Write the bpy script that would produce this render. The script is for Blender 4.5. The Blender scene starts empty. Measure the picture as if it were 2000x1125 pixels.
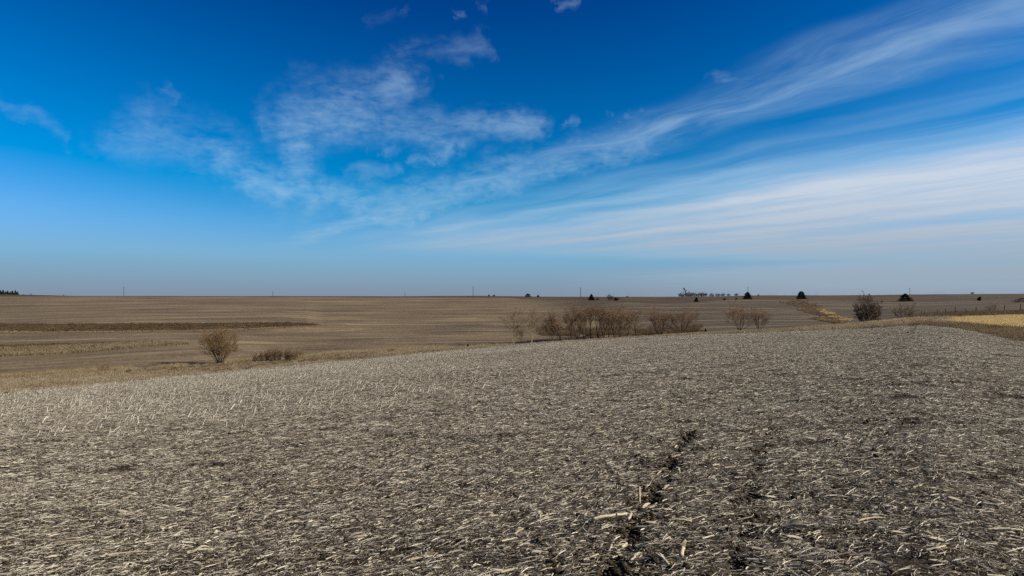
import bpy, math, random
import numpy as np

rng = np.random.default_rng(7)
random.seed(7)
R = math.radians
scene = bpy.context.scene
col = scene.collection

# ------------------------------------------------------------------ camera
F = 1428.0            # focal length in pixels of the 2000 px wide photograph
HZ = 577.0            # row of the eye level
EYE = 1.7
cam_d = bpy.data.cameras.new('camera')
cam_d.sensor_width = 36.0
cam_d.lens = 36.0 * F / 2000.0
cam_d.shift_y = (HZ - 562.5) / 2000.0
cam_d.clip_start = 0.1
cam_d.clip_end = 30000
cam = bpy.data.objects.new('camera', cam_d)
col.objects.link(cam)
cam.location = (0, 0, EYE)
cam.rotation_euler = (math.pi / 2, 0, 0)
scene.camera = cam

# ------------------------------------------------------------------ sun, sky, exposure
SUN_AZ, SUN_EL = R(100), R(29)      # azimuth from +Y towards +X
sd = bpy.data.lights.new('sun', 'SUN')
sd.energy = 5.0
sd.angle = R(0.53)
sd.color = (1.0, 0.92, 0.79)
sun = bpy.data.objects.new('sun', sd)
col.objects.link(sun)
sun.rotation_euler = (math.pi / 2 - SUN_EL, 0, math.pi - SUN_AZ)

scene.view_settings.view_transform = 'Standard'
scene.view_settings.look = 'None'
scene.view_settings.exposure = 0.8
scene.view_settings.gamma = 1.0
scene.view_settings.use_curve_mapping = False
scene.cycles.use_denoising = False
scene.cycles.max_bounces = 5
scene.cycles.diffuse_bounces = 2
scene.cycles.transparent_max_bounces = 4
scene.cycles.sample_clamp_indirect = 4.0


class NT:
    """tiny helper to wire shader nodes"""
    def __init__(self, tree, tint=(1, 1, 1)):
        self.tint = tint            # overall albedo level and warmth of a palette
        self.t = tree
        tree.nodes.clear()

    def n(self, typ, ins=None, **props):
        nd = self.t.nodes.new(typ)
        for k, v in props.items():
            setattr(nd, k, v)
        for k, v in (ins or {}).items():
            s = nd.inputs[k]
            if isinstance(v, bpy.types.NodeSocket):
                self.t.links.new(v, s)
            else:
                s.default_value = v
        return nd

    def math(self, op, a, b=0.0, clamp=False):
        return self.n('ShaderNodeMath', {0: a, 1: b}, operation=op, use_clamp=clamp).outputs[0]

    def step(self, x, a, b, lo=0.0, hi=1.0):
        return self.n('ShaderNodeMapRange', {'Value': x, 'From Min': a, 'From Max': b, 'To Min': lo, 'To Max': hi},
                      interpolation_type='SMOOTHSTEP').outputs['Result']

    def vmath(self, op, a, b=None, scale=None):
        nd = self.n('ShaderNodeVectorMath', {0: a}, operation=op)
        if b is not None:
            if isinstance(b, bpy.types.NodeSocket):
                self.t.links.new(b, nd.inputs[1])
            else:
                nd.inputs[1].default_value = b
        if scale is not None:
            if isinstance(scale, bpy.types.NodeSocket):
                self.t.links.new(scale, nd.inputs['Scale'])
            else:
                nd.inputs['Scale'].default_value = scale
        return nd.outputs['Value'] if op in ('DOT_PRODUCT', 'LENGTH') else nd.outputs[0]

    def noise(self, vec, scale, detail=4, rough=0.55, dist=0.0):
        return self.n('ShaderNodeTexNoise', {'Vector': vec, 'Scale': scale, 'Detail': detail, 'Roughness': rough,
                                             'Distortion': dist}).outputs['Fac']

    def ramp(self, fac, stops):
        nd = self.n('ShaderNodeValToRGB', {'Fac': fac})
        el = nd.color_ramp.elements
        while len(el) < len(stops):
            el.new(0.5)
        for e, (p, c) in zip(el, stops):
            e.position = p
            e.color = (c[0] * self.tint[0], c[1] * self.tint[1], c[2] * self.tint[2], 1)
        return nd.outputs['Color']

    def mix(self, fac, a, b, blend='MIX'):
        nd = self.n('ShaderNodeMix', data_type='RGBA', blend_type=blend)
        nd.clamp_factor = True
        for k, v in ((0, fac), (6, a), (7, b)):
            if isinstance(v, bpy.types.NodeSocket):
                self.t.links.new(v, nd.inputs[k])
            else:
                nd.inputs[k].default_value = v if k == 0 else (*v, 1)
        return nd.outputs[2]


def sky_angle(u, v):
    az = math.atan((u - 1000) / F)
    return az, math.atan((HZ - v) / F * math.cos(az))


def build_world():
    w = bpy.data.worlds.new('World')
    scene.world = w
    w.use_nodes = True
    w.cycles.sampling_method = 'MANUAL'
    w.cycles.sample_map_resolution = 512
    g = NT(w.node_tree)
    sky = g.n('ShaderNodeTexSky', sky_type='NISHITA', sun_disc=False, sun_elevation=SUN_EL, sun_rotation=SUN_AZ,
              altitude=400.0, air_density=1.0, dust_density=0.6, ozone_density=2.2).outputs[0]
    # deeper, more saturated blue, as the photograph's colour rendering has it
    sky = g.vmath('MAXIMUM', g.vmath('ADD', g.vmath('MULTIPLY', sky, (1.05, 1.0, 1.75)), (-2.95, -1.45, -3.4)), (0.0, 0.12, 0.5))
    d = g.n('ShaderNodeTexCoord').outputs['Generated']
    xyz = g.n('ShaderNodeSeparateXYZ', {0: d}).outputs
    x, y, z = xyz[0], xyz[1], xyz[2]
    zc = g.math('MAXIMUM', z, 0.004)
    el = g.math('ARCSINE', z)
    az = g.math('ARCTAN2', x, y)
    AE = g.n('ShaderNodeCombineXYZ', {0: az, 1: el, 2: 0.0}).outputs[0]
    # ground haze towards the horizon, the same all round
    hz = g.step(el, 0.125, 0.035)
    hzc = g.ramp(g.math('MULTIPLY', el, 10.0), [(0.0, (0.225, 0.285, 0.375)), (0.28, (0.22, 0.37, 0.50)), (0.55, (0.195, 0.43, 0.65)), (0.95, (0.11, 0.40, 0.78))])
    sky = g.mix(hz, sky, g.vmath('SCALE', hzc, scale=10.0))
    # clouds on a high flat layer: coordinates along and across the wind
    px = g.math('DIVIDE', x, zc)
    py = g.math('DIVIDE', y, zc)
    wx, wy = math.sin(R(-28)), math.cos(R(-28))
    A = g.math('ADD', g.math('MULTIPLY', px, wx), g.math('MULTIPLY', py, wy))
    C = g.math('ADD', g.math('MULTIPLY', px, wy), g.math('MULTIPLY', py, -wx))
    warp = g.noise(g.n('ShaderNodeCombineXYZ', {0: px, 1: py, 2: 1.7}).outputs[0], 0.55, 3)
    Cw = g.math('ADD', C, g.math('MULTIPLY', g.math('SUBTRACT', warp, 0.5), 0.9))
    sv = g.n('ShaderNodeCombineXYZ', {0: g.math('MULTIPLY', A, 0.16), 1: g.math('MULTIPLY', Cw, 1.0), 2: 0.3}).outputs[0]
    streak = g.noise(sv, 0.95, 4, 0.48, 0.2)
    sv2 = g.n('ShaderNodeCombineXYZ', {0: g.math('MULTIPLY', A, 0.7), 1: g.math('MULTIPLY', Cw, 2.6), 2: 4.1}).outputs[0]
    fine = g.noise(sv2, 1.6, 5, 0.6, 0.3)
    far = g.math('MAXIMUM', g.step(A, 18.0, 9.5), g.math('MULTIPLY', g.step(C, 13.0, 26.0), g.step(az, 0.0, 0.5)))
    # a lone band and the wide veil to its right
    band = g.math('MULTIPLY', g.step(Cw, 2.35, 2.85), g.step(Cw, 3.45, 2.85))
    veil = g.step(Cw, 3.2, 6.8)
    veil_d = g.math('ADD', g.math('MULTIPLY', veil, 0.72),
                    g.math('MULTIPLY', g.math('MULTIPLY', g.math('SUBTRACT', streak, 0.42), 1.5), g.step(Cw, 3.0, 4.2)))
    veil_d = g.math('MULTIPLY', veil_d, g.math('ADD', 0.72, g.math('MULTIPLY', fine, 0.5)))
    band_d = g.math('MULTIPLY', band, g.step(g.math('ADD', g.math('MULTIPLY', fine, 0.7), g.math('MULTIPLY', streak, 0.5)), 0.34, 0.9))
    sheet = g.math('MULTIPLY', g.math('MAXIMUM', g.math('MAXIMUM', veil_d, 0.0), g.math('MULTIPLY', band_d, 0.48)), far)
    # wisps and puffs that stand apart from the veil
    def wisp(p, q, r, s=1.0):
        a0, e0 = sky_angle(*p)
        a1, e1 = sky_angle(*q)
        ba = (a1 - a0 + 1e-5, e1 - e0, 0)
        bb = ba[0] ** 2 + ba[1] ** 2
        pa = g.vmath('SUBTRACT', AE, (a0, e0, 0))
        h = g.math('ADD', g.vmath('DOT_PRODUCT', pa, (ba[0] / bb, ba[1] / bb, 0)), 0.0, clamp=True)
        dd = g.vmath('LENGTH', g.vmath('SUBTRACT', pa, g.vmath('SCALE', ba, scale=h)))
        return g.step(dd, r / F * 1.3, 0.0, 0.0, s)
    wn = g.n('ShaderNodeTexNoise', {'Vector': AE, 'Scale': 10.0, 'Detail': 3.0, 'Roughness': 0.6}).outputs['Color']
    wn2 = g.n('ShaderNodeTexNoise', {'Vector': AE, 'Scale': 50.0, 'Detail': 3.0, 'Roughness': 0.6}).outputs['Color']
    AE = g.vmath('ADD', AE, g.vmath('MULTIPLY', g.vmath('SUBTRACT', wn, (0.5, 0.5, 0.5)), (0.10, 0.065, 0.0)))
    AE = g.vmath('ADD', AE, g.vmath('MULTIPLY', g.vmath('SUBTRACT', wn2, (0.5, 0.5, 0.5)), (0.055, 0.018, 0.0)))
    ws = [((275, 245), (430, 305), 62, .62), ((420, 305), (570, 368), 46, 1.0), ((560, 368), (810, 432), 40, 1.2),
          ((780, 165), (660, 215), 62, .9), ((690, 195), (575, 245), 70, 1.0), ((585, 250), (595, 380), 58, .95),
          ((690, 235), (860, 250), 46, .9), ((860, 255), (1040, 245), 34, .95), ((880, 280), (860, 300), 24, .7),
          ((790, 95), (940, 78), 22, .36), ((830, 395), (1010, 345), 56, 1.0), ((1000, 345), (1250, 265), 44, .95),
          ((700, 400), (860, 395), 40, .85), ((745, 290), (775, 284), 16, .7), ((800, 316), (830, 312), 16, .7), ((720, 345), (760, 335), 20, .4),
          ((940, 18), (955, 20), 9, .45), ((1078, 18), (1105, 14), 9, .5), ((1105, 238), (1118, 238), 12, .8), ((885, 18), (893, 18), 9, .6),
          ((905, 472), (955, 469), 12, .9), ((334, 165), (348, 192), 16, .4), ((-40, 180), (140, 268), 14, .4),
          ((950, 440), (1120, 420), 20, .9), ((1225, 214), (1240, 214), 13, .7),
          ((730, 38), (800, 20), 14, .18), ((1390, 162), (1490, 150), 15, .5), ((650, 165), (690, 150), 30, .5), ((520, 245), (545, 240), 16, .6)]
    m = None
    for a in ws:
        o = wisp(*a)
        m = o if m is None else g.math('MAXIMUM', m, o)
    av = g.n('ShaderNodeCombineXYZ', {0: az, 1: g.math('MULTIPLY', el, 2.3), 2: 0.0}).outputs[0]
    nz = g.noise(av, 9.0, 4, 0.6, 0.4)
    nz2 = g.noise(av, 44.0, 4, 0.62, 0.3)
    cn = g.math('ADD', g.math('MULTIPLY', nz, 0.65), g.math('MULTIPLY', nz2, 0.35))
    wd = g.math('MULTIPLY', g.math('POWER', m, 0.8), g.step(g.math('ADD', cn, g.math('MULTIPLY', m, 0.10)), 0.38, 0.74))
    wd = g.math('MULTIPLY', wd, 0.34)
    dens = g.math('MAXIMUM', sheet, wd)
    dens = g.math('MINIMUM', dens, 0.9)
    dens = g.math('MULTIPLY', dens, g.step(el, -0.04, 0.05))
    # cloud colour greys towards the horizon
    thin = g.mix(g.step(el, 0.03, 0.16), (4.3, 5.1, 6.0), (5.2, 7.4, 9.0))
    cc = g.mix(g.step(dens, 0.25, 0.8), thin, g.mix(g.step(el, 0.02, 0.16), (3.6, 4.25, 5.1), (6.4, 7.1, 8.0)))
    sky = g.mix(dens, sky, cc)
    bg = g.n('ShaderNodeBackground', {'Color': sky, 'Strength': 0.0574})
    out = g.n('ShaderNodeOutputWorld', {'Surface': bg.outputs[0]})


build_world()

# ------------------------------------------------------------------ helpers: tags, meshes
def tag(o, label=None, cat=None, group=None, kind=None):
    if label: o['label'] = label
    if cat: o['category'] = cat
    if group: o['group'] = group
    if kind: o['kind'] = kind
    return o


def mesh_from(name, verts, faces, attrs=None, smooth=False):
    """verts (n,3); faces: list of int arrays (m,k)"""
    me = bpy.data.meshes.new(name)
    verts = np.ascontiguousarray(verts, dtype=np.float32)
    me.vertices.add(len(verts))
    me.vertices.foreach_set('co', verts.ravel())
    if faces is not None and len(faces):
        faces = [np.asarray(f, dtype=np.int32) for f in faces if len(f)]
        loops = np.concatenate([f.ravel() for f in faces])
        tot = np.concatenate([np.full(len(f), f.shape[1], dtype=np.int32) for f in faces])
        start = np.concatenate([[0], np.cumsum(tot)[:-1]]).astype(np.int32)
        me.loops.add(len(loops))
        me.loops.foreach_set('vertex_index', loops)
        me.polygons.add(len(tot))
        me.polygons.foreach_set('loop_start', start)
        if smooth:
            me.polygons.foreach_set('use_smooth', np.ones(len(tot), dtype=bool))
    for k, (typ, arr) in (attrs or {}).items():
        a = me.attributes.new(k, typ, 'POINT')
        arr = np.ascontiguousarray(arr, dtype=np.int32 if typ == 'INT' else np.float32)
        a.data.foreach_set('vector' if typ == 'FLOAT_VECTOR' else 'value', arr.ravel())
    me.update(calc_edges=True)
    return me


def obj(name, me, mat=None, parent=None, loc=None):
    o = bpy.data.objects.new(name, me)
    col.objects.link(o)
    if mat is not None and not me.materials:
        me.materials.append(mat)
    if parent is not None:
        o.parent = parent
    if loc is not None:
        o.location = loc
    return o


def empty(name, loc, rz=0.0):
    o = bpy.data.objects.new(name, None)
    o.empty_display_size = 0.2
    col.objects.link(o)
    o.location = loc
    o.rotation_euler = (0, 0, rz)
    return o


def norm(v):
    return v / np.maximum(np.linalg.norm(v, axis=-1, keepdims=True), 1e-9)


def tubes(P, Rd, k=3):
    """P (N,S,3) polylines, Rd (N,S) radii -> verts, quads"""
    N, S, _ = P.shape
    T = np.empty_like(P)
    T[:, 1:-1] = P[:, 2:] - P[:, :-2]
    T[:, 0] = P[:, 1] - P[:, 0]
    T[:, -1] = P[:, -1] - P[:, -2]
    T = norm(T)
    ref = np.where(np.abs(T[:, :1, 2:3]) > 0.9, np.array([1.0, 0, 0]), np.array([0, 0, 1.0]))
    a = norm(np.cross(T, np.broadcast_to(ref, T.shape)))
    b = np.cross(T, a)
    th = np.arange(k) * 2 * np.pi / k
    V = P[:, :, None, :] + Rd[:, :, None, None] * (a[:, :, None, :] * np.cos(th)[None, None, :, None] + b[:, :, None, :] * np.sin(th)[None, None, :, None])
    i = np.arange(N)[:, None, None] * S * k
    j = np.arange(S - 1)[None, :, None] * k
    m = np.arange(k)[None, None, :]
    m2 = (m + 1) % k
    q = np.stack([i + j + m, i + j + m2, i + j + k + m2, i + j + k + m], -1).reshape(-1, 4)
    return V.reshape(-1, 3), q


def ribbons(P, side, W):
    """P (N,S,3), side (N,S,3) unit, W (N,S) half widths"""
    N, S, _ = P.shape
    V = np.stack([P - side * W[..., None], P + side * W[..., None]], 2)
    i = np.arange(N)[:, None] * S * 2
    j = np.arange(S - 1)[None, :] * 2
    q = np.stack([i + j, i + j + 1, i + j + 3, i + j + 2], -1).reshape(-1, 4)
    return V.reshape(-1, 3), q


class Acc:
    def __init__(self):
        self.v, self.f, self.t, self.n = [], {}, [], 0

    def add(self, v, q, tone=0.5):
        self.v.append(v)
        q = np.asarray(q)
        self.f.setdefault(q.shape[1], []).append(q + self.n)
        t = np.asarray(tone, dtype=np.float32)
        self.t.append(np.repeat(t, len(v) // len(t)) if t.ndim else np.full(len(v), float(t), dtype=np.float32))
        self.n += len(v)

    def mesh(self, name, smooth=False):
        return mesh_from(name, np.concatenate(self.v), [np.concatenate(f) for f in self.f.values()],
                         {'tone': ('FLOAT', np.concatenate(self.t))}, smooth)


def _hash(i, j, s):
    h = (i.astype(np.int64) * 374761393 + j.astype(np.int64) * 668265263 + s * 974711) & 0xffffffff
    h = ((h ^ (h >> 13)) * 1274126177) & 0xffffffff
    return ((h ^ (h >> 16)) & 0xffff) / 65535.0


def vnoise(x, y, s=0):
    i, j = np.floor(x), np.floor(y)
    fx, fy = x - i, y - j
    fx, fy = fx * fx * (3 - 2 * fx), fy * fy * (3 - 2 * fy)
    a, b = _hash(i, j, s), _hash(i + 1, j, s)
    c, d = _hash(i, j + 1, s), _hash(i + 1, j + 1, s)
    return (a + (b - a) * fx) * (1 - fy) + (c + (d - c) * fx) * fy - 0.5


# ------------------------------------------------------------------ the lie of the land
# profile lines of the terrain: for a bearing u (photo column) the depth Y and the row v that line has
def tab(*rows):
    a = np.array(rows, dtype=float)
    return a[:, 0], a[:, 1], a[:, 2]

US = np.arange(-500, 2501, 10.0)
def smooth(a, n):
    k = np.hanning(2 * n + 3)[1:-1]
    k /= k.sum()
    return np.convolve(np.pad(a, n, mode='edge'), k, 'valid')

def line(rows, n=6):
    u, Y, v = tab(*rows)
    Yi, vi = np.interp(US, u, Y), np.interp(US, u, v)
    Yi, vi = smooth(Yi, n), smooth(vi, max(1, n // 2))
    return Yi, EYE - (vi - HZ) / F * Yi

E = line([(-500, 38, 800), (0, 54, 767), (125, 62, 756), (250, 71, 745), (350, 79, 736), (450, 87, 726.5), (550, 94, 717), (700, 101, 704),
          (800, 105, 693), (850, 107, 688), (1000, 108, 675), (1100, 106, 668), (1250, 100, 659), (1400, 93, 652), (1500, 88, 648),
          (1600, 80, 644.5), (1700, 70, 642), (1750, 66, 637.5), (1800, 62, 634), (1850, 58, 636), (1900, 53, 645), (1950, 47, 655), (2000, 42, 664), (2500, 26, 730)], 4)
Cc = line([(-500, 84, 755), (0, 90, 738), (250, 98, 722), (400, 105, 711.5), (500, 112, 704), (600, 119, 697), (750, 129, 684.5), (850, 133, 680.5),
           (1000, 140, 674), (1250, 150, 660), (1400, 156, 650), (1500, 160, 645), (1600, 163, 639), (1700, 165, 631), (1800, 160, 618),
           (1900, 150, 613), (2000, 140, 611), (2500, 120, 610)], 6)
uM, YM, vM = tab((1600, 120, 641), (1700, 105, 633), (1800, 92, 627), (1850, 88, 625), (1900, 86, 622.5), (2000, 82, 620), (2500, 70, 625))
zM = np.interp(US, uM, EYE - (vM - HZ) / F * YM)
M_mid = (0.5 * (E[0] + Cc[0]), 0.5 * (E[1] + Cc[1]))
wM = np.clip((US - 1560) / 120, 0, 1)
M = (M_mid[0] * (1 - wM) + np.interp(US, uM, YM) * wM, M_mid[1] * (1 - wM) + zM * wM)
Q = line([(-500, 455, 580), (0, 460, 579.2), (500, 470, 580), (900, 470, 580.5), (970, 465, 581), (1050, 420, 585.5), (1150, 350, 588), (1200, 320, 588), (1260, 300, 592), (1310, 298, 592.5),
          (1370, 300, 590), (1410, 312, 586), (1500, 320, 585), (1570, 318, 585.5), (1650, 310, 588), (1800, 300, 589.5), (1900, 290, 587.5), (2000, 282, 584.5), (2500, 270, 584)], 4)
G = line([(-500, 500, 574), (0, 500, 575.6), (60, 500, 576.2), (140, 500, 578), (500, 505, 578.2), (900, 510, 578.2), (1000, 540, 578.6), (1200, 640, 580), (1300, 680, 579.6), (1400, 720, 578.6),
          (1500, 720, 577), (1700, 740, 576.2), (1900, 760, 574.2), (2000, 760, 574), (2500, 760, 573)], 5)
H1 = (G[0] * 1.25, G[1] - 4.0)
H2 = (np.full_like(US, 2600.0), np.full_like(US, -16.0))
H3 = (np.full_like(US, 16000.0), np.full_like(US, -40.0))

def frac_line(t):
    return Cc[0] + (Q[0] - Cc[0]) * t, Cc[1] + (Q[1] - Cc[1]) * t

def terrace(rows_b, rows_t, umax, tb, tt):
    """a bank whose foot and top lines are given left of umax and merge into the even slope right of it"""
    ub, Yb, vb = tab(*rows_b)
    ut, Yt, vt = tab(*rows_t)
    b0, t0 = frac_line(tb), frac_line(tt)
    w = np.clip((umax + 240 - US) / 240, 0, 1)
    w = w * w * (3 - 2 * w)
    Ybi, Yti = np.interp(US, ub, Yb), np.interp(US, ut, Yt)
    zb = EYE - (np.interp(US, ub, vb) - HZ) / F * Ybi
    zt = EYE - (np.interp(US, ut, vt) - HZ) / F * Yti
    return ((b0[0] * (1 - w) + Ybi * w, b0[1] * (1 - w) + zb * w), (t0[0] * (1 - w) + Yti * w, t0[1] * (1 - w) + zt * w))

U1, U2 = 372, 626
T1b, T1t = terrace([(-500, 112, 722), (0, 118, 695), (100, 121, 691), (200, 125, 684), (300, 131, 676.5), (372, 136, 671.3), (1000, 165, 650)],
                   [(-500, 115, 700), (0, 122, 674.5), (100, 125, 671.5), (200, 129, 669), (300, 134, 667), (372, 137, 670.5), (1000, 168, 649)], U1, 0.14, 0.18)
T2b, T2t = terrace([(-500, 158, 657), (0, 165, 651), (100, 165, 651), (200, 167, 649.5), (350, 170, 647), (450, 173, 644.5), (550, 180, 640), (626, 188, 635.4), (1000, 205, 627)],
                   [(-500, 163, 638), (0, 170, 634), (100, 170, 634), (200, 172, 632.5), (350, 175, 631), (450, 178, 630.6), (550, 184, 629.5), (600, 187, 631.2), (626, 189.5, 634.8), (1000, 208, 626)], U2, 0.3, 0.34)

LINES = [E, M, Cc, T1b, T1t, T2b, T2t, Q, G, H1, H2, H3]
LY = np.array([l[0] for l in LINES])
LZ = np.array([l[1] for l in LINES])

def columns(az):
    u = 1000 + F * np.tan(np.clip(az, R(-45), R(45)))
    c = np.cos(np.clip(az, R(-45), R(45)))
    Yk = np.array([np.interp(u, US, l) for l in LY]) / c
    Zk = np.array([np.interp(u, US, l) for l in LZ])
    k = -Zk[0] / Yk[0]                      # fall of the near field along this bearing
    back = np.clip((np.abs(az) - R(45)) / R(60), 0, 1)
    k0 = k * (1 - back) + 0.01 * back
    Zk[0] = -k0 * Yk[0]
    return Yk, Zk

# wheel ruts in the near field, as ground paths
def flat_hit(u, v):
    az = math.atan((u - 1000) / F)
    Yk, Zk = columns(np.array([az]))
    k = (-Zk[0] / Yk[0])[0] / math.cos(az)
    Y = EYE / max((v - HZ) / F - k, 0.004)
    return ((u - 1000) / F * Y, Y)

RUTS = [([(1165, 1180), (1200, 1110), (1235, 1030), (1275, 960), (1325, 880), (1350, 845)], 0.14),
        ([(1430, 1180), (1445, 1080), (1455, 990), (1480, 900), (1515, 830)], 0.065)]
RUTP = [(np.array([flat_hit(*p) for p in path]), w) for path, w in RUTS]

def rut_dist(x, y):
    best = np.full(np.shape(x), 1e6)
    for pts, w in RUTP:
        for a, b in zip(pts[:-1], pts[1:]):
            d = b - a
            t = np.clip(((x - a[0]) * d[0] + (y - a[1]) * d[1]) / (d @ d), 0, 1)
            q = np.hypot(x - a[0] - t * d[0], y - a[1] - t * d[1]) / w
            best = np.minimum(best, q)
    return best

def relief(x, y, r):
    near = np.clip(1.3 - r / 120, 0, 1)
    z = vnoise(x / 9, y / 9, 1) * 0.10 * np.clip(r / 20, 0.2, 1) + vnoise(x / 40, y / 40, 2) * 0.5 * np.clip((r - 60) / 120, 0, 1)
    z = z + near * (vnoise(x * 1.1, y * 1.4, 3) * 0.05 + vnoise(x * 4, y * 4, 4) * 0.025 + vnoise(x * 11, y * 11, 5) * 0.014)
    ry = y * math.cos(0.12) - x * math.sin(0.12)
    z = z + near * 0.006 * np.sin(ry * 2 * np.pi / 0.76)
    m = r < 60
    if np.any(m):
        rd = np.where(m, rut_dist(x, y), 9)
        z = z - 0.055 * np.exp(-rd ** 2) * (0.6 + 1.2 * (vnoise(x * 2, y * 2, 8) + 0.5))
    return z

def ground_z(x, y, rel=True):
    x, y = np.atleast_1d(np.asarray(x, float)), np.atleast_1d(np.asarray(y, float))
    r = np.hypot(x, y)
    Yk, Zk = columns(np.arctan2(x, y))
    z = np.where(r <= Yk[0], Zk[0] * r / Yk[0], 0)
    for i in range(len(LINES) - 1):
        m = (r > Yk[i]) & (r <= Yk[i + 1])
        t = (r - Yk[i]) / (Yk[i + 1] - Yk[i])
        z = np.where(m, Zk[i] + (Zk[i + 1] - Zk[i]) * t, z)
    return z + (relief(x, y, r) if rel else 0)

def at(u, Y):
    x = (u - 1000) / F * Y
    return np.array([x, Y, float(ground_z(x, Y)[0])])

def hit(u, v):
    """first point of the ground seen at a photo position"""
    Y = np.concatenate([np.arange(3, 60, 0.05), np.arange(60, 900, 0.5)])
    x = (u - 1000) / F * Y
    g = ground_z(x, Y)
    ray = EYE - (v - HZ) / F * Y
    i = np.argmax(g >= ray)
    return np.array([x[i], Y[i], g[i]])

# ------------------------------------------------------------------ materials
EARTH = (0.57, 0.52, 0.415)
def material(name, tint=EARTH):
    m = bpy.data.materials.new(name)
    m.use_nodes = True
    return m, NT(m.node_tree, tint)

def finish(g, color, rough=0.9, bump=None, bump_d=0.02, trans=0.0, spec=0.15):
    ins = {'Base Color': color, 'Roughness': rough, 'Specular IOR Level': spec}
    if bump is not None:
        ins['Normal'] = g.n('ShaderNodeBump', {'Height': bump, 'Distance': bump_d, 'Strength': 1.0}).outputs[0]
    sh = g.n('ShaderNodeBsdfPrincipled', ins).outputs[0]
    if trans:
        tr = g.n('ShaderNodeBsdfTranslucent', {'Color': color}).outputs[0]
        sh = g.n('ShaderNodeMixShader', {0: trans, 1: sh, 2: tr}).outputs[0]
    g.n('ShaderNodeOutputMaterial', {'Surface': sh})

def pos(g):
    return g.n('ShaderNodeNewGeometry').outputs['Position']

def mat_soil():
    m, g = material('dark field soil')
    p = pos(g)
    n1, n2, n3 = g.noise(p, 0.7, 5), g.noise(p, 9, 6, 0.65), g.noise(p, 60, 4)
    c = g.ramp(g.math('ADD', g.math('MULTIPLY', n1, 0.4), g.math('MULTIPLY', n2, 0.6)), [(0.3, (0.030, 0.022, 0.015)), (0.55, (0.062, 0.046, 0.031)), (0.75, (0.115, 0.083, 0.054))])
    c = g.mix(g.step(n3, 0.55, 0.75), c, (0.19, 0.155, 0.11))
    finish(g, c, 0.95, g.math('ADD', n2, g.math('MULTIPLY', n3, 0.3)), 0.03)
    return m

def mat_far_field():
    m, g = material('harvested far field')
    uv = g.n('ShaderNodeAttribute', attribute_name='strip').outputs['Vector']
    p = pos(g)
    s = g.n('ShaderNodeSeparateXYZ', {0: uv}).outputs
    sv = g.n('ShaderNodeCombineXYZ', {0: g.math('MULTIPLY', s[0], 7.0), 1: g.math('MULTIPLY', s[1], 13.0), 2: 0}).outputs[0]
    n1 = g.noise(sv, 1.0, 4, 0.6, 0.4)
    sv2 = g.n('ShaderNodeCombineXYZ', {0: g.math('MULTIPLY', s[0], 6.0), 1: g.math('MULTIPLY', s[1], 38.0), 2: 3}).outputs[0]
    n2 = g.noise(sv2, 1.0, 5, 0.7, 0.3)
    n3 = g.noise(p, 0.03, 4, 0.5)
    n4 = g.noise(p, 1.6, 5, 0.75)
    n5 = g.noise(p, 0.35, 4, 0.65)
    f = g.math('ADD', g.math('MULTIPLY', n1, 0.42), g.math('MULTIPLY', n2, 0.3))
    f = g.math('ADD', f, g.math('MULTIPLY', n3, 0.2))
    f = g.math('ADD', f, g.math('MULTIPLY', n5, 0.1))
    c = g.ramp(f, [(0.40, (0.105, 0.080, 0.055)), (0.48, (0.170, 0.132, 0.090)), (0.55, (0.225, 0.176, 0.120)), (0.63, (0.36, 0.29, 0.20))])
    c = g.mix(g.math('MULTIPLY', g.step(n4, 0.52, 0.72), 0.55), c, (0.36, 0.30, 0.21))
    c = g.mix(g.math('MULTIPLY', g.step(n4, 0.47, 0.3), 0.5), c, (0.075, 0.056, 0.038))
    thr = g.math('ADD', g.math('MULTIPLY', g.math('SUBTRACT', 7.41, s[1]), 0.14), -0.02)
    right_dark = g.step(g.math('ADD', g.math('SUBTRACT', s[0], thr), g.math('MULTIPLY', g.math('SUBTRACT', n3, 0.5), 0.14)), -0.02, 0.06)  # mask: far field is darker right of a slanting, noisy edge
    c = g.mix(right_dark, c, g.mix(1.0, c, (0.60, 0.62, 0.66), 'MULTIPLY'))
    ln = g.math('SINE', g.math('ADD', g.math('MULTIPLY', s[1], 52.0), g.math('MULTIPLY', g.noise(g.n('ShaderNodeCombineXYZ', {0: g.math('MULTIPLY', s[0], 4.0), 1: g.math('MULTIPLY', s[1], 3.0), 2: 7.0}).outputs[0], 1.0, 3), 9.0)))
    c = g.mix(g.math('MULTIPLY', g.math('MULTIPLY', g.step(ln, 0.72, 1.0), g.step(n2, 0.38, 0.6)), 0.3), c, (0.30, 0.245, 0.165))
    finish(g, c, 0.95, n4, 0.12)
    return m

def mat_tint(name, stops, scale=0.5, bump=0.1):
    m, g = material(name)
    p = pos(g)
    n1, n2 = g.noise(p, scale * 0.12, 4), g.noise(p, scale * 3, 6, 0.7)
    f = g.math('ADD', g.math('MULTIPLY', n1, 0.5), g.math('MULTIPLY', n2, 0.5))
    finish(g, g.ramp(f, stops), 0.95, n2, bump)
    return m

def mat_tone(name, stops, rough=0.75, trans=0.15, vary=0.12, spec=0.2, tint=EARTH):
    m, g = material(name, tint)
    t = g.n('ShaderNodeAttribute', attribute_name='tone').outputs['Fac']
    rnd = g.n('ShaderNodeObjectInfo').outputs['Random']
    nz = g.math('ADD', g.math('MULTIPLY', g.noise(pos(g), 0.5, 3), 0.5), g.math('MULTIPLY', g.noise(pos(g), 0.09, 2), 0.5))
    f = g.math('ADD', t, g.math('MULTIPLY', g.math('SUBTRACT', rnd, 0.5), vary))
    f = g.math('ADD', f, g.math('MULTIPLY', g.math('SUBTRACT', nz, 0.5), vary * 3), clamp=True)
    finish(g, g.ramp(f, stops), rough, None, 0, trans, spec)
    return m

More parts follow.
